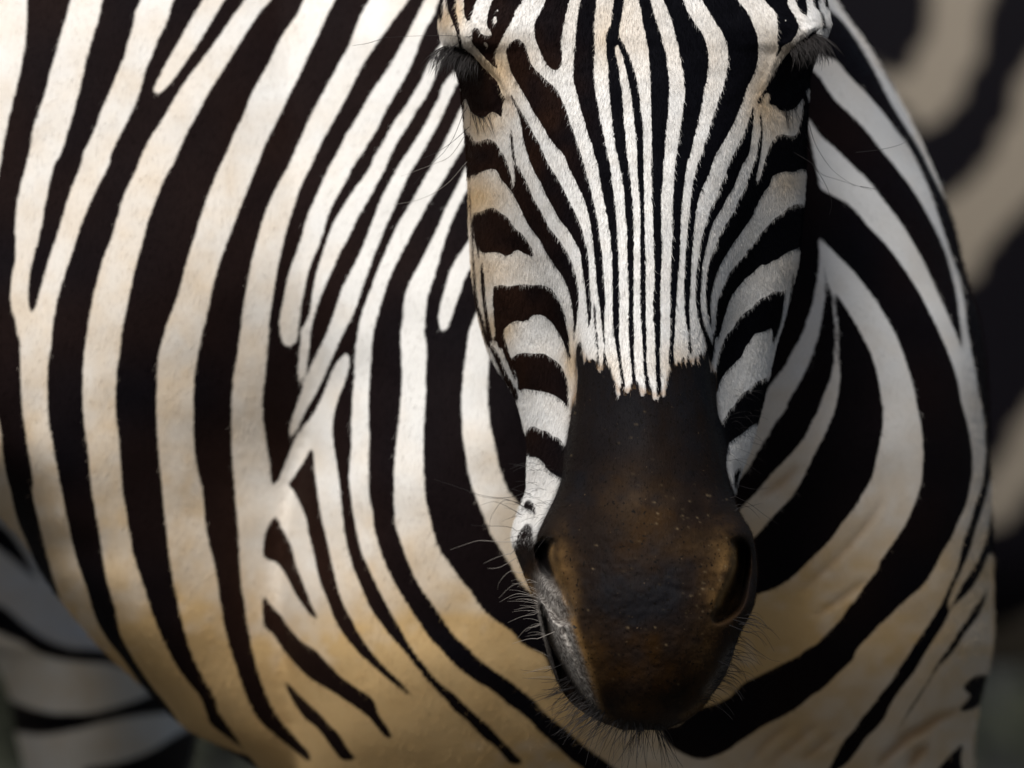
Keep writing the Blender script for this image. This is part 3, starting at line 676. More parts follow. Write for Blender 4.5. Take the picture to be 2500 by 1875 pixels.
# hind quarter and hind leg, further back
QK = [(700, -1900, 300, 6.35, 6.9), (1000, -1900, 420, 6.22, 6.9), (1300, -1750, 470, 6.12, 6.85), (1500, -800, 480, 6.12, 6.8), (1600, -60, 478, 6.12, 6.75), (1705, 6, 475, 6.13, 6.7), (1782, 24, 470, 6.14, 6.65), (1875, 53, 455, 6.16, 6.6),
      (2100, 100, 400, 6.2, 6.55), (2600, 150, 340, 6.25, 6.5)]
LOFTS.append(dome_loft(QK, np.arange(700, 2601, 14.0), 120, 2.2))
# the rest of the animal outside the close view: second hind leg, forelegs, ears, crest of the mane
LOFTS.append(dome_loft([(2500, 110, 350, 6.25, 6.52), (3000, 160, 320, 6.3, 6.48), (3500, 170, 330, 6.33, 6.5), (3700, 165, 335, 6.32, 6.5), (4400, 200, 310, 6.36, 6.46), (4650, 185, 320, 6.34, 6.47), (4905, 160, 345, 6.32, 6.5)], np.arange(2500, 4906, 24.0), 36, 2.0))
LOFTS.append(dome_loft([(900, -1700, -300, 6.2, 6.8), (1700, -1500, -900, 6.3, 6.75), (2600, -1350, -1080, 6.35, 6.6), (3500, -1310, -1130, 6.4, 6.58), (4400, -1290, -1170, 6.42, 6.52), (4700, -1310, -1150, 6.4, 6.53), (4870, -1330, -1130, 6.38, 6.56)], np.arange(900, 4871, 24.0), 48, 2.0))
for lx in (1180, 1900):
    LOFTS.append(dome_loft([(2300, lx - 230, lx + 230, 5.50, 5.78), (3000, lx - 140, lx + 140, 5.53, 5.72), (3850, lx - 85, lx + 85, 5.57, 5.68), (4080, lx - 105, lx + 105, 5.55, 5.69), (4350, lx - 72, lx + 72, 5.58, 5.66),
                            (4950, lx - 66, lx + 66, 5.58, 5.65), (5150, lx - 90, lx + 90, 5.57, 5.67), (5280, lx - 80, lx + 80, 5.55, 5.66), (5470, lx - 120, lx + 120, 5.53, 5.69)], np.arange(2300, 5471, 24.0), 48, 2.0))
for sgn in (-1, 1):
    e = lambda a, b: (1548 + sgn * a, 1548 + sgn * b) if sgn > 0 else (1548 - b, 1548 - a)
    LOFTS.append(dome_loft([(-1130, *e(300, 330), 5.15, 5.165), (-1000, *e(250, 390), 5.12, 5.18), (-850, *e(200, 400), 5.10, 5.19), (-700, *e(160, 350), 5.10, 5.20), (-560, *e(130, 270), 5.12, 5.21), (-480, *e(140, 240), 5.14, 5.2)],
                           np.arange(-1130, -479, 10.0), 48, 2.0))
LOFTS.append(dome_loft([(-1180, 1500, 1600, 5.30, 5.80), (-1000, 1470, 1630, 5.20, 5.88), (-700, 1450, 1650, 5.17, 5.95), (-500, 1450, 1650, 5.18, 5.98)], np.arange(-1180, -499, 12.0), 60, 3.0))

allV, allQ, allE = [], [], []
base = 0
for V_, q_, e_ in LOFTS:
    allV.append(V_)
    allQ.append(q_ + base)
    allE += [[a + base for a in e] for e in e_]
    base += len(V_)
rough = mesh_np("rough", np.concatenate(allV), np.concatenate(allQ), allE)
ro = obj("rough", rough)
mod = ro.modifiers.new("r", 'REMESH')
mod.mode = 'VOXEL'
mod.voxel_size = 0.0026
mod.use_smooth_shade = True
sm = ro.modifiers.new("s", 'SMOOTH')
sm.factor = 0.5
sm.iterations = 18
dg = bpy.context.evaluated_depsgraph_get()
ev = ro.evaluated_get(dg)
tm = ev.to_mesh()
nv = len(tm.vertices)
RV = np.empty(nv * 3, np.float32)
tm.vertices.foreach_get("co", RV)
RV = RV.reshape(-1, 3).astype(float)
npoly = len(tm.polygons)
RQ = np.empty(len(tm.loops), np.int32)
tm.loops.foreach_get("vertex_index", RQ)
RQ = RQ.reshape(-1, 4)
ev.to_mesh_clear()
bpy.data.objects.remove(ro)
bpy.data.meshes.remove(rough)
print("remeshed", nv, npoly, "head", len(HV))

# gentle folds and muscle relief on the trunk
RX, RVv = to_px(RV)
fr = (RV[:, 1] < 1.0).astype(float)
relief = 0.004 * (vnoise(RX, RVv, 1 / 260, 21) - 0.5) + 0.0018 * (vnoise(RX, RVv, 1 / 90, 22) - 0.5)
RV[:, 1] += fr * relief
RV[:, 1] += 0.004 * streak_fold_cv.at(RX, RVv) * fr
# ------------------------------------------------------------------ materials
def new_mat(name):
    m = bpy.data.materials.new(name)
    m.use_nodes = True
    n = m.node_tree.nodes
    return m, n, m.node_tree.links, n["Principled BSDF"]


def mth(n, l, op, a, b=None, c=None, clamp=False):
    x = n.new("ShaderNodeMath")
    x.operation = op
    x.use_clamp = clamp
    for i, s in enumerate((a, b, c)):
        if s is None:
            continue
        if isinstance(s, (int, float)):
            x.inputs[i].default_value = s
        else:
            l.new(s, x.inputs[i])
    return x.outputs[0]


def mix(n, l, f, a, b):
    x = n.new("ShaderNodeMix")
    x.data_type = 'RGBA'
    for sock, s in ((x.inputs[0], f), (x.inputs[6], a), (x.inputs[7], b)):
        if isinstance(s, (int, float)):
            sock.default_value = s
        elif isinstance(s, tuple):
            sock.default_value = (*s, 1)
        else:
            l.new(s, sock)
    return x.outputs[2]


def noise(n, l, vec, scale, detail=3, rough=.6):
    x = n.new("ShaderNodeTexNoise")
    x.inputs["Scale"].default_value = scale
    x.inputs["Detail"].default_value = detail
    x.inputs["Roughness"].default_value = rough
    if vec is not None:
        l.new(vec, x.inputs["Vector"])
    return x.outputs["Fac"]


def mapping(n, l, vec, s):
    x = n.new("ShaderNodeMapping")
    x.inputs["Scale"].default_value = s
    l.new(vec, x.inputs["Vector"])
    return x.outputs[0]


def coat_material(name, sharp, shade_tone=None):
    m, n, l, b = new_mat(name)
    tc = n.new("ShaderNodeTexCoord")
    at = n.new("ShaderNodeAttribute")
    at.attribute_name = "coat"
    at2 = n.new("ShaderNodeAttribute")
    at2.attribute_name = "tint"
    sep = n.new("ShaderNodeSeparateColor")
    l.new(at.outputs["Color"], sep.inputs[0])
    sep2 = n.new("ShaderNodeSeparateColor")
    l.new(at2.outputs["Color"], sep2.inputs[0])
    pat, skin, grey = sep.outputs[0], sep.outputs[1], sep.outputs[2]
    tan, brown, rust = sep2.outputs[0], sep2.outputs[1], sep2.outputs[2]
    ob = tc.outputs["Object"]
    hair = noise(n, l, mapping(n, l, ob, (1, 1, 0.5)), 800 if sharp else 500, 3, .6)
    hairf = noise(n, l, mapping(n, l, ob, (1, 1, 0.3)), 1300, 3, .8)
    patch = noise(n, l, ob, 28, 4, .6)
    fleck = noise(n, l, ob, 620, 2, .6)
    # hairy, slightly ragged borders between dark and light
    hair2 = noise(n, l, mapping(n, l, ob, (1, 1, 0.13)), 750, 3, .65)
    hr = n.new("ShaderNodeMix")
    l.new(at2.outputs["Alpha"], hr.inputs[0])
    l.new(hair, hr.inputs[2])
    l.new(hair2, hr.inputs[3])
    off = mth(n, l, 'MULTIPLY', mth(n, l, 'SUBTRACT', hr.outputs[0], .5), 1.0 if sharp else .35)
    e = mth(n, l, 'ADD', pat, off)
    k = mth(n, l, 'MULTIPLY_ADD', at2.outputs["Alpha"], -2.6 if sharp else 0.0, 4.5 if sharp else 3.0)
    e = mth(n, l, 'ADD', mth(n, l, 'MULTIPLY', mth(n, l, 'SUBTRACT', e, .5), k), .5, clamp=True)
    white = mix(n, l, patch, ((.79, .785, .77) if sharp else (.75, .73, .69)) if not shade_tone else shade_tone, (.70, .685, .66) if not shade_tone else shade_tone)  # pale hair takes a darker colour for a zebra in shade
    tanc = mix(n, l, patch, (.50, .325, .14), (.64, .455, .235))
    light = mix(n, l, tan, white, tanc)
    light = mix(n, l, rust, light, (.36, .20, .08))
    # single hairs
    fh = mth(n, l, 'MULTIPLY_ADD', mth(n, l, 'SUBTRACT', hairf, .5), 1.3 if sharp else .35, 1.0)
    hs = n.new("ShaderNodeHueSaturation")
    l.new(light, hs.inputs["Color"])
    l.new(fh, hs.inputs["Value"])
    light = hs.outputs[0]
    if sharp:
        fl = mth(n, l, 'MULTIPLY', mth(n, l, 'SUBTRACT', .38, fleck), 6.0, clamp=True)
        light = mix(n, l, mth(n, l, 'MULTIPLY', fl, .42), light, (.16, .13, .11))
    dark = mix(n, l, brown, (.0030, .0030, .0046), (.019, .009, .006))
    hs2 = n.new("ShaderNodeHueSaturation")
    l.new(dark, hs2.inputs["Color"])
    l.new(mth(n, l, 'MULTIPLY_ADD', mth(n, l, 'SUBTRACT', hairf, .5), 1.6, 1.0), hs2.inputs["Value"])
    dark = hs2.outputs[0]
    base_c = mix(n, l, e, dark, light)
    # bare skin of the muzzle
    sk = noise(n, l, mapping(n, l, ob, (1, 1, .6)), 34, 6, .62)
    spots = noise(n, l, ob, 380, 3, .7)
    skc = mix(n, l, brown, (.0065, .0060, .0072), (.020, .009, .0022))
    skc = mix(n, l, mth(n, l, 'MULTIPLY', mth(n, l, 'SUBTRACT', sk, .45), 5.0, clamp=True), skc, (.0085, .005, .0035))
    skc = mix(n, l, mth(n, l, 'MULTIPLY', mth(n, l, 'SUBTRACT', spots, .69), 14, clamp=True), skc, (.12, .08, .045))
    pores = noise(n, l, ob, 520, 1, .5)
    skc = mix(n, l, rust, skc, (.34, .19, .065))
    skc = mix(n, l, mth(n, l, 'MULTIPLY', mth(n, l, 'SUBTRACT', .36, pores), 12, clamp=True), skc, (.004, .0028, .002))
    greyc = mix(n, l, mth(n, l, 'MULTIPLY', mth(n, l, 'SUBTRACT', spots, .40), 4, clamp=True), (.10, .088, .08), (.44, .41, .37))
    skc = mix(n, l, grey, skc, greyc)
    skc = mix(n, l, at.outputs["Alpha"], skc, (.20, .145, .08))
    base_c = mix(n, l, skin, base_c, skc)
    l.new(base_c, b.inputs["Base Color"])
    b.inputs["Roughness"].default_value = .62
    l.new(mth(n, l, 'MULTIPLY_ADD', skin, .02, .66), b.inputs["Roughness"])
    l.new(mth(n, l, 'MULTIPLY_ADD', skin, .04, .03), b.inputs["Specular IOR Level"])
    b.inputs["Sheen Weight"].default_value = .0
    b.inputs["Sheen Roughness"].default_value = .5
    # relief
    bp = n.new("ShaderNodeBump")
    bp.inputs["Strength"].default_value = .5 if sharp else .35
    bp.inputs["Distance"].default_value = .0007
    ff = noise(n, l, mapping(n, l, ob, (1, 1, .25)), 1100, 3, .6)
    h = mth(n, l, 'ADD', mth(n, l, 'MULTIPLY', ff, .8), mth(n, l, 'MULTIPLY', mth(n, l, 'MULTIPLY', spots, skin), .5))
    l.new(h, bp.inputs["Height"])
    l.new(bp.outputs[0], b.inputs["Normal"])
    return m


mat_head = coat_material("zebra_face_coat", True)
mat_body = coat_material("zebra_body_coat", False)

# ------------------------------------------------------------------ the zebra: one Empty, one continuous body mesh, hair and eyes as parts
zeb = bpy.data.objects.new("zebra", None)
col.objects.link(zeb)
zeb["label"] = "striped zebra facing the viewer in front, head lowered, dark brown muzzle"
zeb["category"] = "zebra"

nH = len(HV)
V = np.concatenate([HV, RV])
Q = np.concatenate([HQ, RQ + nH])
body_me = mesh_np("body", V, Q, HE)
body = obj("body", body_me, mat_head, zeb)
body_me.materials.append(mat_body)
mi = np.zeros(len(body_me.polygons), np.int32)
ls = np.empty(len(body_me.polygons), np.int32)
body_me.polygons.foreach_get("loop_start", ls)
li = np.empty(len(body_me.loops), np.int32)
body_me.loops.foreach_get("vertex_index", li)
mi[li[ls] >= nH] = 1
body_me.polygons.foreach_set("material_index", mi)

hx, hv = to_px(HV)
hv_c = np.where(hv < -50, -100 - hv, hv)      # above the brow the pattern carries on mirrored
coat = np.zeros((len(V), 4), np.float32)
tint = coat.copy()
# head
edge_cv = Canvas(0.4, 0.0)
edge_cv.fill(HEAD_DARK[[i for i, p in enumerate(HEAD_DARK) if max(q[1] for q in p) > 1840][0]], 1)
edge_cv.blur(15)
drip = np.exp(-((edge_cv.at(hx, hv) - .45) / .30) ** 2) * (1 - sst(980, 1050, hv)) * sst(830, 870, hv) * (1 - sst(165, 195, np.abs(hx - 1568)))
dv = drip * (56 * (vnoise(hx, hv * .05, 1 / 6, 51) - .5) * (.4 + vnoise(hx, hv, 1 / 40, 52)) + 30 * (vnoise(hx, hv * .04, 1 / 2.8, 53) - .5))
coat[:nH, 0] = head_cv.at(hx, hv_c + dv) * (1 - drip) + soft_cv.at(hx, hv_c + dv) * drip
skin_cv = Canvas(0.5, 0.0)
skin_cv.fill(HEAD_DARK[[i for i, p in enumerate(HEAD_DARK) if max(q[1] for q in p) > 1840][0]], 1)
skin_cv.fill(parse("P 1772,1215 1800,1200 1900,1215 1900,1420 1780,1420"), 1)
skin_cv.fill(parse("P 1230,1330 1850,1330 2000,1600 1900,2100 1200,2100"), 1)
skin_cv.blur(5)
coat[:nH, 1] = skin_cv.at(hx, hv + dv)
grey_cv = Canvas(0.5, 0.0)
grey_cv.fill(blob("F 345,480 360,440 400,520 470,600 540,680 600,700 625,780 655,880 705,1010 760,1180 820,1350 850,1440 770,1400 690,1290 600,1150 520,1000 440,840 385,620"), .85)
grey_cv.fill(blob("F 1900,840 1860,960 1760,1140 1660,1260 1640,1230 1740,1080 1820,920"), .42)
grey_cv.blur(7)
grey = grey_cv.at(hx, hv)
lip_cv = Canvas(0.5, 0.0)
lip_cv.fill(blob("F 345,560 395,600 450,790 520,960 560,1080 520,1120 440,960 390,800 350,650"), .62)
lip_cv.blur(4)
gap_cv = Canvas(0.5, 0.0)
gap_cv.fill(blob("P 1331,1475 1346,1540 1368,1600 1400,1660 1442,1720 1470,1758 1425,1738 1388,1702 1358,1650 1339,1592 1329,1530"), 1)
gap_cv.fill(blob("F 458,66 440,130 444,210 468,290 505,380 548,468 535,500 470,430 400,360 352,230 345,110 395,55"), 1)
gap_cv.blur(3)
gap = gap_cv.at(hx, hv)
grey = np.maximum(grey, lip_cv.at(hx, hv)) * (1 - gap)
nos = Canvas(0.5, 0.0)
nos.fill(blob("F 350,300 420,330 500,420 590,560 610,660 560,690 480,640 400,560 350,450"), .6)
nos.blur(10)
coat[:nH, 2] = np.maximum(grey, nos.at(hx, hv))
crumb = Canvas(0.8, 0.0)
for cx_, cy_, sx_, sy_, num in ((1650, 1245, 55, 35, 60), (1730, 1400, 40, 60, 36), (1735, 1470, 30, 25, 40), (1560, 1520, 30, 18, 16), (1700, 1540, 50, 40, 14), (1560, 1300, 120, 120, 30), (1760, 1220, 25, 15, 14), (1480, 1010, 40, 50, 12), (1530, 1100, 90, 60, 16), (1560, 1650, 130, 70, 16)):
    for k in range(int(num * .55)):
        x_, v_, r_ = random.gauss(cx_, sx_), random.gauss(cy_, sy_), random.uniform(.6, 2.6)
        crumb.fill([(x_ - r_, v_ - r_ * .4), (x_ + r_ * .3, v_ - r_), (x_ + r_, v_ + r_ * .5), (x_ - r_ * .4, v_ + r_)], random.uniform(.15, 1.1) ** 1.5)
crumb.blur(1.2)
coat[:nH, 3] = np.clip(crumb.at(hx, hv), 0, 1)
HEAD_TAN = [(1165, 480, 60, 50, .75), (1190, 660, 70, 45, .55), (1200, 800, 40, 30, .7), (1240, 800, 20, 40, .3), (1180, 170, 60, 60, .5), (1210, 240, 40, 60, .35), (1235, 150, 60, 45, .35), (1170, 300, 40, 40, .55),
            (1085, 45, 22, 30, .75), (1120, 20, 14, 40, .6), (1920, 440, 35, 40, .55), (1930, 650, 35, 40, .3), (1880, 250, 50, 70, .35), (1920, 120, 40, 35, .4), (1905, 290, 50, 40, .3), (1860, 230, 30, 50, .4),
            (1480, 100, 30, 60, .3), (1440, 60, 60, 80, .2), (1560, 60, 50, 80, .25), (1700, 130, 60, 60, .25), (1850, 60, 60, 60, .2), (1395, 880, 14, 60, .7), (1480, 900, 40, 30, .45), (1655, 885, 40, 30, .45), (1160, 560, 30, 200, .3), (1320, 880, 40, 20, .2)]
tint[:nH, 0] = np.clip(.8 * blobs(hx, hv, HEAD_TAN) + .10 * vnoise(hx, hv, 1 / 30, 31), 0, 1)
HEAD_BROWN = [(1570, 1490, 110, 55, -.9), (1500, 1420, 50, 60, -.4), (1640, 1400, 40, 50, -.4), (1180, 560, 120, 400, .9), (1150, 700, 60, 400, .5), (1330, 250, 60, 120, .5), (1270, 920, 90, 160, .35), (1560, 1500, 260, 170, .85), (1560, 1650, 260, 120, .5), (1560, 1250, 60, 90, .55), (1160, 240, 60, 60, .5), (1800, 1450, 60, 130, .3), (1700, 1250, 60, 50, .35), (1350, 130, 50, 60, .15)]
tint[:nH, 1] = np.clip(blobs(hx, hv, HEAD_BROWN) * (.45 + 1.1 * vnoise(hx, hv, 1 / 42, 61)) - .25 * vnoise(hx, hv, 1 / 16, 62) * (hv > 1150), 0, 1)
HEAD_RUST = []
rust_cv = Canvas(0.5, 0.0)
for s_, w_, am_ in (("F 462,90 455,190 490,300 530,400 570,500 605,600 620,680", 24, 1.0), ("F 600,560 625,650 660,780 720,950 760,1080 810,1250 860,1400 960,1480", 34, .45),
                    ("F 1870,130 1878,220 1850,330 1800,440 1750,570", 26, .8), ("F 1700,1180 1600,1340 1450,1430", 40, .25), ("A 880,870 920,940 930,1050", 14, .8), ("B 1340,830 1300,890 1290,960", 14, .7),
                    ("E 640,440 640,520 625,600", 10, .5), ("E 850,300 870,260", 8, .5), ("F 240,330 300,420 345,480", 16, .7)):
    p = np.array(spl(parse(s_)))
    tt = np.gradient(p, axis=0)
    nn = np.stack([-tt[:, 1], tt[:, 0]], 1) / (np.linalg.norm(tt, axis=1)[:, None] + 1e-9)
    rust_cv.fill([tuple(q) for q in np.concatenate([p + nn * w_ / 6.3, (p - nn * w_ / 6.3)[::-1]])], am_)
rust_cv.blur(5)
tint[:nH, 1] *= 1 - gap
wash = blobs(hx, hv, [(1772, 1375, 20, 55, .8), (1748, 1450, 22, 50, .6), (1368, 1370, 14, 50, .7), (1398, 1450, 14, 50, .6), (1555, 1215, 60, 50, .14), (1700, 1330, 60, 30, .2), (1560, 1740, 110, 22, .25), (1440, 1640, 22, 60, .3), (1720, 1620, 25, 60, .25)])
ra_, rb_ = hx * .8 + hv * .6 + 14 * vnoise(hx, hv, 1 / 19, 74), hv * .8 - hx * .6 + 14 * vnoise(hx, hv, 1 / 17, 75)
wash *= np.clip(.15 + 1.5 * (.5 * vnoise(ra_, rb_, 1 / 33, 71) + .3 * vnoise(ra_, rb_, 1 / 14, 72) + .2 * vnoise(ra_, rb_, 1 / 6, 73) - .15), 0, 1.3) * coat[:nH, 1]
tint[:nH, 2] = np.clip(rust_cv.at(hx, hv) * (1 - gap) + wash * .36 + .6 * sst(.18, .6, edge_cv.at(hx, hv)) * drip * (coat[:nH, 1] < .5), 0, 1)
# body
bx, bv = to_px(RV)
leg = RV[:, 1] > 0.98
mx_, mv_ = np.where(bx < -60, -120 - bx, bx), np.where(bv < -60, -120 - bv, bv)
pat = body_cv.at(mx_, np.where(mv_ > 1950, 3900 - mv_, mv_))
bands = np.clip(.5 + 2.5 * np.sin(bv / 34.0 + .8 * np.sin(bx / 170.0)), 0, 1)
pat = np.where(bv > 2350, bands, pat)
pat = np.where((bv > 5330) | ((bv > 4790) & (RV[:, 1] > 1.2)), 0, pat)
# hind leg: broad level bands
leg_cv = Canvas(0.4, 1.0)
for s_ in ("T -300,0 0,190 120,320 220,500 300,620 200,520 0,350 -300,160", "T -300,560 0,680 120,780 280,890 450,945 600,950 900,980 900,1100 640,1030 450,1020 250,980 120,900 0,850 -300,700",
           "T -300,1200 0,1230 100,1270 250,1320 420,1335 600,1320 800,1260 1000,1180 1300,1100 1300,1300 1000,1330 800,1350 600,1390 450,1430 250,1460 60,1440 -300,1430",
           "T 500,1659 700,1630 900,1560 1100,1440 1300,1400 1300,2000 500,2000"):
    leg_cv.fill(blob(s_), 0)
leg_cv.blur(9)
pat = np.where(leg & (bx > -200) & (bv < 1950), leg_cv.at(bx, bv), np.where(leg & (bv < 2350), bands, pat))
sg = streak_fold_cv.at(bx, bv) * (~leg)
coat[nH:, 0] = pat
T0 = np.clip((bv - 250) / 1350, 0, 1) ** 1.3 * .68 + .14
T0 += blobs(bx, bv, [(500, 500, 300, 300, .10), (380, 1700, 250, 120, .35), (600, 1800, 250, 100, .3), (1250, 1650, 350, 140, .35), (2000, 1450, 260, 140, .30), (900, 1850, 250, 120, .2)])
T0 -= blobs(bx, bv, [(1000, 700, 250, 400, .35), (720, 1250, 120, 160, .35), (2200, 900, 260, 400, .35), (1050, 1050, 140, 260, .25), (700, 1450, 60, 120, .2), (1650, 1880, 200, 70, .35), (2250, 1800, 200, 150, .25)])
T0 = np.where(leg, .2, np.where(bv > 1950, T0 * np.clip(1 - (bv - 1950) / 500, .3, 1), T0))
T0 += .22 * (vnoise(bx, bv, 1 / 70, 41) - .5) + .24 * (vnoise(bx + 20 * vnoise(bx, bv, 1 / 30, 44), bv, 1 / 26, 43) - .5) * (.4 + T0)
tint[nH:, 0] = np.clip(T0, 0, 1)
tint[nH:, 1] = np.clip(.22 + .4 * (vnoise(bx, bv, 1 / 160, 42) - .5) + blobs(bx, bv, [(700, 1400, 160, 260, .8), (500, 300, 500, 400, .25), (2200, 900, 450, 1200, -1.0)]), 0, 1)
tint[nH:, 2] = np.clip(sg * .75, 0, 1)  # brown streaks, and crease shade of the folds put into the tint
tint[:, 3] = 0
tint[:nH, 3] = drip
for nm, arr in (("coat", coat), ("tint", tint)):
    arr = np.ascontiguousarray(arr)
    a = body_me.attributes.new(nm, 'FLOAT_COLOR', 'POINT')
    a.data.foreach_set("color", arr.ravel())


# surface look-up for planting hair: nearest head vertex in the drawing
hd = HV[:, 1] + DIST
hfront = np.arange(nH).reshape(HNR, HNC)[:, 24:24 + 330].ravel()


def on_head(x, v):
    c = hfront[(np.abs(hx[hfront] - x) < 8) & (np.abs(hv[hfront] - v) < 8)]
    if len(c) == 0:
        c = hfront[(np.abs(hx[hfront] - x) < 40) & (np.abs(hv[hfront] - v) < 20)]
    if len(c) == 0:
        return wpt(x, v, 5.08)
    j = c[np.argmin(HV[c, 1])]
    return HV[j].copy()


# ------------------------------------------------------------------ eyes
m_eye, n_, l_, b_ = new_mat("eye_gloss")
b_.inputs["Base Color"].default_value = (.006, .004, .003, 1)
b_.inputs["Roughness"].default_value = .25
m_lash, n_, l_, b_ = new_mat("dark_hair")
hn_ = n_.new("ShaderNodeTexNoise")
hn_.inputs["Scale"].default_value = 300
l_.new(mix(n_, l_, hn_.outputs[0], (.006, .005, .005), (.018, .013, .011)), b_.inputs["Base Color"])
b_.inputs["Roughness"].default_value = .7
m_pale, n_, l_, b_ = new_mat("pale_hair")
hn_ = n_.new("ShaderNodeTexNoise")
hn_.inputs["Scale"].default_value = 300
l_.new(mix(n_, l_, hn_.outputs[0], (.16, .14, .12), (.4, .36, .32)), b_.inputs["Base Color"])
b_.inputs["Roughness"].default_value = .4
for (ex, ev_, dd) in ((1176, 193, 5.080), (1928, 186, 5.084)):
    bm_v, bm_q = [], []
    nu, nw = 24, 16
    c = wpt(ex, ev_, dd)
    for i in range(nw + 1):
        for j in range(nu):
            a, b2 = math.pi * i / nw, 2 * math.pi * j / nu
            bm_v.append(c + np.array([.0105 * math.sin(a) * math.cos(b2), .016 * math.sin(a) * math.sin(b2), .0105 * math.cos(a)]))
    me = mesh_np("eye", np.array(bm_v), grid_faces(nw + 1, nu))
    obj("eye", me, m_eye, zeb)


def hair_path(p0, p1, sag, n=7, wob=0.0):
    t = np.linspace(0, 1, n)[:, None]
    mid = sag * (4 * t * (1 - t))
    w = np.array([math.sin(9 * k + p0[0] * 900) for k in t[:, 0]])[:, None] * wob * np.array([1, 0, .6])
    return p0 * (1 - t) + p1 * t + mid + w


# eyelashes, one part for each eye
for side, base_line, fx, fy in ((-1, "A 300,440 340,452 390,470 440,490 490,520 540,550 600,600", -1, 1), (1, "B 1830,345 1800,350 1770,360 1740,375 1700,400 1650,430 1600,480", 1, 1)):
    bl = np.array(spl(parse(base_line)))
    for pale in (0,):
        paths = []
        for k in range(260 if not pale else 12):
            u = random.random() ** 1.3
            j = int(u * (len(bl) - 1))
            x, v = bl[j] + np.array([random.uniform(-2, 2), random.uniform(-3, 5)])
            p0 = on_head(x, v) + np.array([0, -.001, 0])
            ln = random.uniform(30, 72) * (1 - .35 * u) * (1.1 if not pale else .9)
            ang = math.radians(random.uniform(30, 85) + 22 * u)
            x1, v1 = x + side * math.cos(ang) * ln, v + math.sin(ang) * ln
            p1 = wpt(x1, v1, p0[1] + DIST - random.uniform(.001, .014))
            sag = np.array([side * random.uniform(-.001, .0025), -.004, random.uniform(0, .002)])
            r = random.uniform(.00011, .0002)
            paths.append((hair_path(p0, p1, sag), [r, r, r, r * .9, r * .75, r * .5, r * .2]))
        obj("eyelashes" if not pale else "brow_hair", tube_mesh(paths, "eyelashes"), m_lash if not pale else m_pale, zeb)["kind"] = "stuff"
# dark lashes hanging in the shade of the socket and lower lid hairs
paths = []
for (s_, side) in (("A 520,1040 570,1060 640,1070 700,1050", -1), ("B 1500,990 1560,1005 1640,970", 1)):
    bl = np.array(spl(parse(s_)))
    for k in range(13):
        x, v = bl[random.randrange(len(bl))]
        p0 = on_head(x, v)
        x1, v1 = x + side * random.uniform(-6, 26) * (-1 if side > 0 else 1) * -1, v + random.uniform(25, 60)
        p1 = on_head(x1, v1) + np.array([0, -.003, 0])
        paths.append((hair_path(p0, p1, np.array([0, -.002, 0])), [.00014] * 4 + [.0001, .00008, .00004]))
obj("lower_lashes", tube_mesh(paths, "lower_lashes"), m_lash, zeb)["kind"] = "stuff"

# ------------------------------------------------------------------ whiskers
WH = []
# long single ones read off the photograph: root -> tip
LONG = [("P 1150,90 1120,89 1090,87 1010,88 940,92", 1), ("P 945,90 900,105 870,110 860,112", 1),
        ("P 1140,315 1100,350 1060,375 1020,390", 1), ("P 1135,330 1100,380 1060,400 980,430", 0), ("P 1135,400 1090,450 1030,485 960,500", 0), ("P 1133,270 1110,330 1085,370 1060,395 1010,450", 1),
        ("P 1975,300 1990,350 2020,400 2050,430 2090,455", 1), ("P 1974,360 2000,420 2050,440 2130,465", 1), ("P 1975,390 2010,440 2030,490 2025,525", 1), ("P 1972,330 1990,420 2010,450", 1),
        ("P 2090,372 2150,365 2200,352 2230,332", 1), ("P 2100,455 2140,463 2160,475", 1),
        ("P 1290,1200 1240,1215 1180,1210 1120,1190 1060,1170", 1), ("P 1285,1240 1240,1220 1190,1215 1150,1205", 1), ("P 1270,1230 1230,1222 1200,1260 1195,1290", 1), ("P 1262,1250 1210,1225 1170,1235", 1),
        ("P 1255,1290 1230,1285 1180,1284 1150,1282", 1), ("P 1250,1323 1210,1322 1170,1320 1140,1328 1100,1342", 0), ("P 1252,1350 1215,1360 1180,1376", 0), ("P 1256,1365 1220,1385 1190,1388", 0),
        ("P 1270,1400 1245,1395 1220,1420 1215,1440", 0), ("P 1285,1420 1250,1430 1218,1460", 0), ("P 1300,1455 1260,1450 1220,1470", 0), ("P 1308,1500 1275,1505 1240,1520", 0), ("P 1312,1530 1285,1535 1262,1560", 0),
        ("P 1315,1560 1290,1560 1250,1572", 0), ("P 1335,1640 1310,1640 1270,1635", 1), ("P 1360,1660 1320,1658 1275,1655", 1), ("P 1365,1690 1320,1700 1290,1712", 1), ("P 1380,1700 1350,1720 1350,1760", 1),
        ("P 1400,1720 1360,1740 1340,1790", 1), ("P 1460,1755 1420,1790 1400,1810", 1), ("P 1440,1745 1425,1775 1405,1800", 1),
        ("P 1790,1180 1820,1190 1850,1195 1880,1190", 1), ("P 1800,1230 1830,1240 1855,1265", 1), ("P 1790,1210 1830,1230 1870,1260 1900,1280", 1), ("P 1800,1240 1835,1235 1860,1228", 1),
        ("P 1838,1510 1870,1530 1890,1545 1905,1563", 1), ("P 1830,1525 1860,1530 1890,1540", 1), ("P 1812,1560 1850,1590 1880,1610 1905,1615", 1), ("P 1820,1545 1860,1545 1890,1590", 1),
        ("P 1795,1610 1830,1615 1850,1640", 1), ("P 1790,1630 1815,1640 1822,1665", 1), ("P 1775,1650 1800,1660 1820,1690", 1), ("P 1780,1640 1820,1640 1845,1655", 1)]
for s_, dk in LONG:
    p = spl(parse(s_), 5)
    base_ = on_head(*p[0])
    d0 = base_[1] + DIST
    n = len(p)
    pts = [wpt(x, v, d0 + .02 * (i / n) + (.0 if i else 0)) for i, (x, v) in enumerate(p)]
    pts[0] = base_
    r = .00017
    WH.append((pts, [r * (1 - .75 * i / n) for i in range(n)], dk))
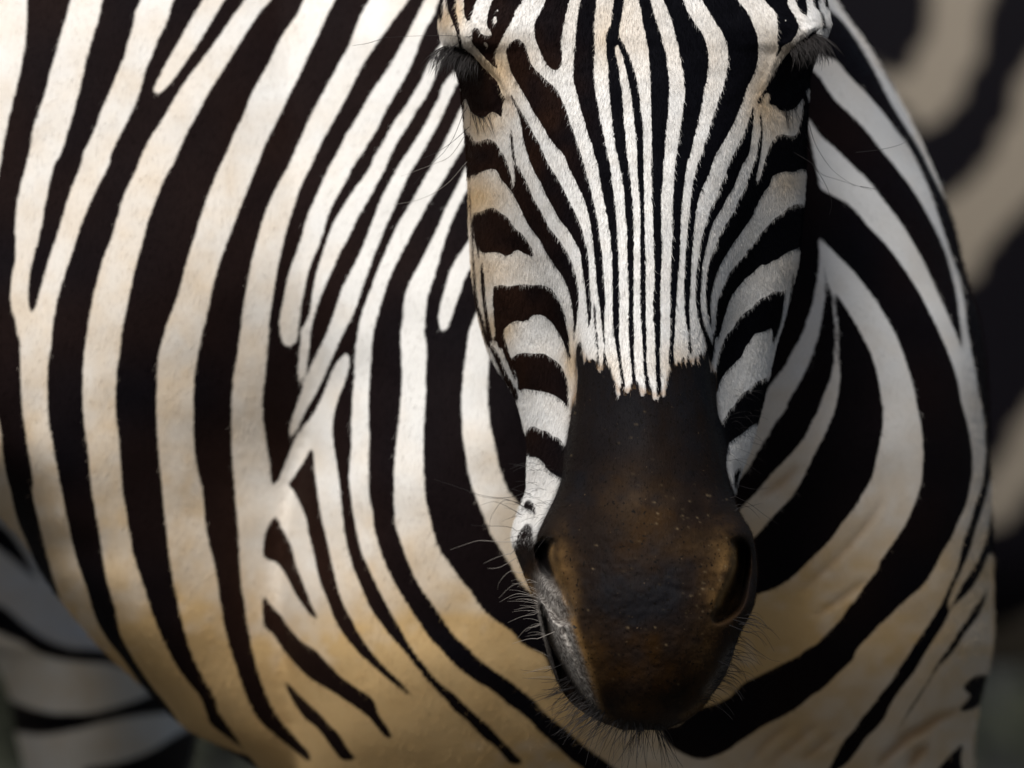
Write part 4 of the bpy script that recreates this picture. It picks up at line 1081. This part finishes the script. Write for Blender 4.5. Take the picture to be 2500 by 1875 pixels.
# fringe of bristles under the chin and lips
FR = "F 560,1150 620,1230 700,1320 800,1400 880,1450 960,1490 1060,1515 1160,1525 1260,1530 1340,1525"
bl = np.array(spl(parse(FR)))
short = []
for k in range(190):
    u = random.random()
    x, v = bl[int(u * (len(bl) - 1))] + np.array([random.uniform(-6, 6), random.uniform(-12, 4)])
    p0 = on_head(x, v)
    if p0[1] < -.0:
        p0[1] += .02
    ang = math.radians(160 - 75 * u + random.uniform(-28, 28))
    ln = random.uniform(35, 120) * (1.0 if u > .1 else .6)
    x1, v1 = x + math.cos(ang) * ln, v + math.sin(ang) * ln
    p1 = wpt(x1, v1, p0[1] + DIST + random.uniform(-.01, .02))
    r = random.uniform(.00013, .00023)
    pth = hair_path(p0, p1, np.array([random.uniform(-.002, .002), 0, random.uniform(-.001, .001)]))
    if ln > 85:
        WH.append((pth, [r * (1 - .7 * i / 6) for i in range(7)], 1))
    else:
        short.append((pth, [r * (1 - .7 * i / 6) for i in range(7)]))
FR2 = "F 1640,1330 1710,1240 1770,1150 1820,1060 1860,960 1900,860 1940,740 2000,650"
bl = np.array(spl(parse(FR2)))
for k in range(70):
    u = random.random()
    x, v = bl[int(u * (len(bl) - 1))] + np.array([random.uniform(-8, 3), random.uniform(-6, 6)])
    p0 = on_head(x, v)
    ang = math.radians(random.uniform(5, 45))
    ln = random.uniform(18, 85)
    x1, v1 = x + math.cos(ang) * ln, v + math.sin(ang) * ln
    p1 = wpt(x1, v1, p0[1] + DIST + random.uniform(-.01, .02))
    r = random.uniform(.00013, .00021)
    pth = hair_path(p0, p1, np.array([.001, 0, .002]))
    if ln > 60:
        WH.append((pth, [r * (1 - .7 * i / 6) for i in range(7)], 1))
    else:
        short.append((pth, [r * (1 - .7 * i / 6) for i in range(7)]))
# fine dark hairs lying on the white chin and the cheeks below the stripes
for k in range(85):
    if k < 60:
        x, v = random.uniform(1262, 1360), random.uniform(1120, 1330)
    else:
        x, v = random.uniform(1775, 1850), random.uniform(950, 1150)
    p0 = on_head(x, v)
    sd = -1 if x < 1500 else 1
    ang = math.radians(random.uniform(-20, 60))
    ln = random.uniform(14, 45)
    p1 = wpt(x + sd * math.cos(ang) * ln, v + math.sin(ang) * ln, p0[1] + DIST - .002)
    short.append((hair_path(p0 + np.array([0, -.0006, 0]), p1, np.array([0, -.002, .001])), [.0001 * (1 - .6 * i / 6) for i in range(7)]))
obj("chin_bristles", tube_mesh(short, "chin_bristles", 4), m_lash, zeb)["kind"] = "stuff"
pale_s = []
for k in range(30):
    v = random.uniform(1385, 1660)
    xr = 1306 + max(0, v - 1480) * .28
    p0 = on_head(xr + 3, v) + np.array([0, .008, 0])
    ln = random.uniform(22, 75)
    ang = math.radians(random.uniform(150, 205))
    pb = wpt(xr + math.cos(ang) * ln, v - math.sin(ang) * ln, p0[1] + DIST + random.uniform(0, .02))
    pale_s.append((hair_path(p0, pb, np.array([0, 0, random.uniform(.0004, .002)])), [.00009 * (1 - .6 * i / 6) for i in range(7)]))
obj("pale_bristles", tube_mesh(pale_s, "pale_bristles", 4), m_pale, zeb)["kind"] = "stuff"
for pts, rad, dk in WH:
    obj("whisker", tube_mesh([(pts, rad)], "whisker", 4), m_lash if dk else m_pale, zeb)

# ------------------------------------------------------------------ short coat hair
def vert_normals(verts, quads):
    fn = np.cross(verts[quads[:, 2]] - verts[quads[:, 0]], verts[quads[:, 3]] - verts[quads[:, 1]])
    nn = np.zeros_like(verts)
    for j in range(4):
        for ax in range(3):
            nn[:, ax] += np.bincount(quads[:, j], fn[:, ax], len(verts))
    return nn / (np.linalg.norm(nn, axis=1)[:, None] + 1e-12)


def grow_fur(name, idx, verts, nrm, dirs, length, rad, jitter, lift, m, cf, tf, lkey):
    """idx: vertex indices to root on; dirs: lie of the coat at those roots"""
    n = len(idx)
    r_ = np.random.default_rng(lkey)
    N_ = nrm[idx]
    root = verts[idx] + r_.normal(size=(n, 3)) * jitter
    d = dirs + r_.normal(size=(n, 3)) * .20
    d -= N_ * (d * N_).sum(1)[:, None]
    d /= np.linalg.norm(d, axis=1)[:, None] + 1e-9
    L = (length * r_.uniform(.6, 1.3, n))[:, None]
    P = np.stack([root - N_ * .0002, root + d * L * .5 + N_ * L * lift, root + d * L + N_ * L * lift * 1.15], 1)
    hc = bpy.data.hair_curves.new(name)
    hc.add_curves([3] * n)
    hc.attributes["position"].data.foreach_set("vector", P.astype(np.float32).ravel())
    ra = hc.attributes.get("radius") or hc.attributes.new("radius", 'FLOAT', 'POINT')
    ra.data.foreach_set("value", np.tile(np.array([rad, rad * .8, rad * .2], np.float32), n))
    for nm, arr in (("coat", cf[idx]), ("tint", tf[idx])):
        a = hc.attributes.new(nm, 'FLOAT_COLOR', 'CURVE')
        a.data.foreach_set("color", np.ascontiguousarray(arr, dtype=np.float32).ravel())
    hc.materials.append(m)
    o = bpy.data.objects.new(name, hc)
    col.objects.link(o)
    o.parent = zeb
    o["kind"] = "stuff"
    return o


r_ = np.random.default_rng(99)
VN = vert_normals(V, Q)
VN[:nH] *= np.sign(-VN[hfront, 1].mean())
fb = nH + np.nonzero((RV[:, 1] < .95) & (bx > -80) & (bx < 2600) & (bv > -60) & (bv < 1950))[0]
VN[nH:] *= np.sign(-np.median(VN[fb[:20000], 1])) if True else 1
ok = fb[VN[fb, 1] < .15]
inframe = hfront[(hv[hfront] > -30) & (hv[hfront] < 1795)]
inframe = inframe[(hd[inframe] < 5.14)]
fr_i = inframe[coat[inframe, 1] < .5]
fr_i = fr_i[(drip[fr_i] < .3) | (r_.random(len(fr_i)) < .4)]
pick = r_.choice(fr_i, 120000, replace=True)
px_, pv_ = hx[pick], hv[pick]
sidew = np.clip((px_ - 1560) / 380, -1, 1)
lie = lambda sw: np.stack([.45 * sw, .3 * np.abs(sw), -np.ones_like(sw)], 1)
grow_fur("face_hair", pick, V, VN, lie(sidew), .0028, .00006, .0004, .14, mat_head, coat, tint, 3)
fr_i = inframe[coat[inframe, 1] >= .5]
pick = r_.choice(fr_i, 26000, replace=True)
grow_fur("muzzle_hair", pick, V, VN, lie(np.clip((hx[pick] - 1570) / 280, -1, 1)), .0014, .00005, .0004, .2, mat_head, coat, tint, 4)
pick = r_.choice(ok, 170000, replace=True)
sw = np.clip((bx_ := to_px(V[pick])[0] - 1500) / 1200, -1, 1)
bd = np.stack([-.55 + .9 * (sw > 0), .2 * np.ones_like(sw), -np.ones_like(sw)], 1)
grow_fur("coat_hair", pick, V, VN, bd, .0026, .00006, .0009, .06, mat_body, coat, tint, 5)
# ------------------------------------------------------------------ second zebra, out of focus behind on the right
z2 = bpy.data.objects.new("zebra", None)
col.objects.link(z2)
z2["label"] = "blurred zebra standing behind at the right edge, broad white bands on black"
z2["category"] = "zebra"
D2 = 9.5


def ellipsoid_loft(keys, vs, n):
    return dome_loft(keys, vs, n, 2.3)


ZK = [(-900, 1500, 4200, D2 + .25, D2 + .5), (-700, 1300, 4500, D2 + .08, D2 + .6), (-300, 1250, 4700, D2, D2 + .65), (300, 1250, 4700, D2 - .03, D2 + .65), (900, 1300, 4600, D2, D2 + .65), (1300, 1400, 4400, D2 + .05, D2 + .6),
      (1500, 1600, 4200, D2 + .12, D2 + .55), (1620, 2000, 3900, D2 + .25, D2 + .45)]
V2, q2, e2 = dome_loft(ZK, np.arange(-900, 1621, 12.0), 260, 2.3)
parts = [(V2, q2, e2)]
for lx, ld in ((1750, .2), (2150, .42), (3700, .2), (4050, .42)):
    LK = [(1200, lx - 190, lx + 190, D2 + ld - .08, D2 + ld + .1), (1700, lx - 150, lx + 150, D2 + ld - .07, D2 + ld + .08), (2500, lx - 95, lx + 95, D2 + ld - .04, D2 + ld + .04), (2700, lx - 110, lx + 110, D2 + ld - .045, D2 + ld + .045),
          (3500, lx - 70, lx + 70, D2 + ld - .03, D2 + ld + .03), (3750, lx - 100, lx + 100, D2 + ld - .04, D2 + ld + .04), (3970, lx - 105, lx + 105, D2 + ld - .05, D2 + ld + .04)]
    parts.append(dome_loft(LK, np.arange(1200, 3971, 30.0), 20, 2.0))
av, aq, ae, bs_ = [], [], [], 0
for V_, q_, e_ in parts:
    av.append(V_)
    aq.append(q_ + bs_)
    ae += [[a + bs_ for a in e] for e in e_]
    bs_ += len(V_)
av = np.concatenate(av)
me2 = mesh_np("body", av, np.concatenate(aq), ae)
b2 = obj("body", me2, coat_material("shaded_zebra_coat", False, (.13, .125, .115)), z2)  # light bands painted darker, standing in for the shade around this zebra
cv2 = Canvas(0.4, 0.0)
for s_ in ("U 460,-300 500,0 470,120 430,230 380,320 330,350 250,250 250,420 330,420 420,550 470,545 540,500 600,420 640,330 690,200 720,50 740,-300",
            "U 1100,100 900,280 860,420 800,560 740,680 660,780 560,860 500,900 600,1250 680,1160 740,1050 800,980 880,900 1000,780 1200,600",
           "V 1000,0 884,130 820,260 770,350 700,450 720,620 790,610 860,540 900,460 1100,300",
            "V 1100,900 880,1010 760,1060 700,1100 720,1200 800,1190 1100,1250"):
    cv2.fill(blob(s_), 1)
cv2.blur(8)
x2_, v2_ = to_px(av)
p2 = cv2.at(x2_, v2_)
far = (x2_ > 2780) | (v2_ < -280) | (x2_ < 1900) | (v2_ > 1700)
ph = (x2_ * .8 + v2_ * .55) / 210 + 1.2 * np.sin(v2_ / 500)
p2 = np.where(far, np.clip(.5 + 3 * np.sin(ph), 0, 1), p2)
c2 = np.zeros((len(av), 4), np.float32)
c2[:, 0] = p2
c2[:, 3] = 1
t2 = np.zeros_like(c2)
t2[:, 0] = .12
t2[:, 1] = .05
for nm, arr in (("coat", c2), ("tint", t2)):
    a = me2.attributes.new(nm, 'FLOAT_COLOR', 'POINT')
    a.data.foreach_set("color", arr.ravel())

# ------------------------------------------------------------------ ground, far bank
m_g, n, l, b = new_mat("dry_ground")
tc = n.new("ShaderNodeTexCoord")
g1 = noise(n, l, tc.outputs["Object"], .8, 6, .65)
g2 = noise(n, l, tc.outputs["Object"], 14, 5, .7)
l.new(mix(n, l, g2, mix(n, l, g1, (.016, .018, .017), (.032, .029, .024)), (.045, .042, .036)), b.inputs["Base Color"])
b.inputs["Roughness"].default_value = .9
bp = n.new("ShaderNodeBump")
bp.inputs["Distance"].default_value = .03
l.new(g2, bp.inputs["Height"])
l.new(bp.outputs[0], b.inputs["Normal"])
gv, gq = [], []
N = 60
rr = np.concatenate([np.linspace(0, 40, 41), np.geomspace(45, 1500, 20)])
for i, r in enumerate(rr):
    for j in range(64):
        a = 2 * math.pi * j / 64
        gv.append((r * math.cos(a), r * math.sin(a), .03 * math.sin(r * 2.1 + a * 3) * min(r / 10, 1)))
gm = mesh_np("ground", np.array(gv)[:], grid_faces(len(rr), 64))
g = obj("ground", gm, m_g)
g["kind"] = "structure"

m_b, n, l, b = new_mat("shrub_leaves")
tc = n.new("ShaderNodeTexCoord")
l.new(mix(n, l, noise(n, l, tc.outputs["Object"], 3, 4, .7), (.018, .022, .012), (.07, .075, .045)), b.inputs["Base Color"])
b.inputs["Roughness"].default_value = .8
r2 = np.random.default_rng(5)
NL = 70000
lx_ = r2.uniform(-14, 16, NL)
lh_ = 4.2 + 1.3 * np.sin(lx_ * .6) + .8 * np.sin(lx_ * 1.7 + 1) + .4 * np.sin(lx_ * 5.1)
cen = np.stack([lx_, 22 + r2.normal(size=NL) * 1.1, r2.random(NL) ** .8 * lh_], 1)
u_ = r2.normal(size=(NL, 3))
u_ /= np.linalg.norm(u_, axis=1)[:, None]
w_ = np.cross(u_, r2.normal(size=(NL, 3)))
w_ /= np.linalg.norm(w_, axis=1)[:, None]
s_ = (.07 + .07 * r2.random(NL))[:, None]
lv = np.stack([cen - u_ * s_, cen + w_ * s_ * .5, cen + u_ * s_, cen - w_ * s_ * .5], 1).reshape(-1, 3)
lq = np.arange(NL * 4).reshape(-1, 4)
sh = obj("shrubbery", mesh_np("shrubbery", lv, lq), m_b)
sh["kind"] = "stuff"
sh["label"] = "dark out of focus bushes far behind the zebras"
sh["category"] = "bushes"
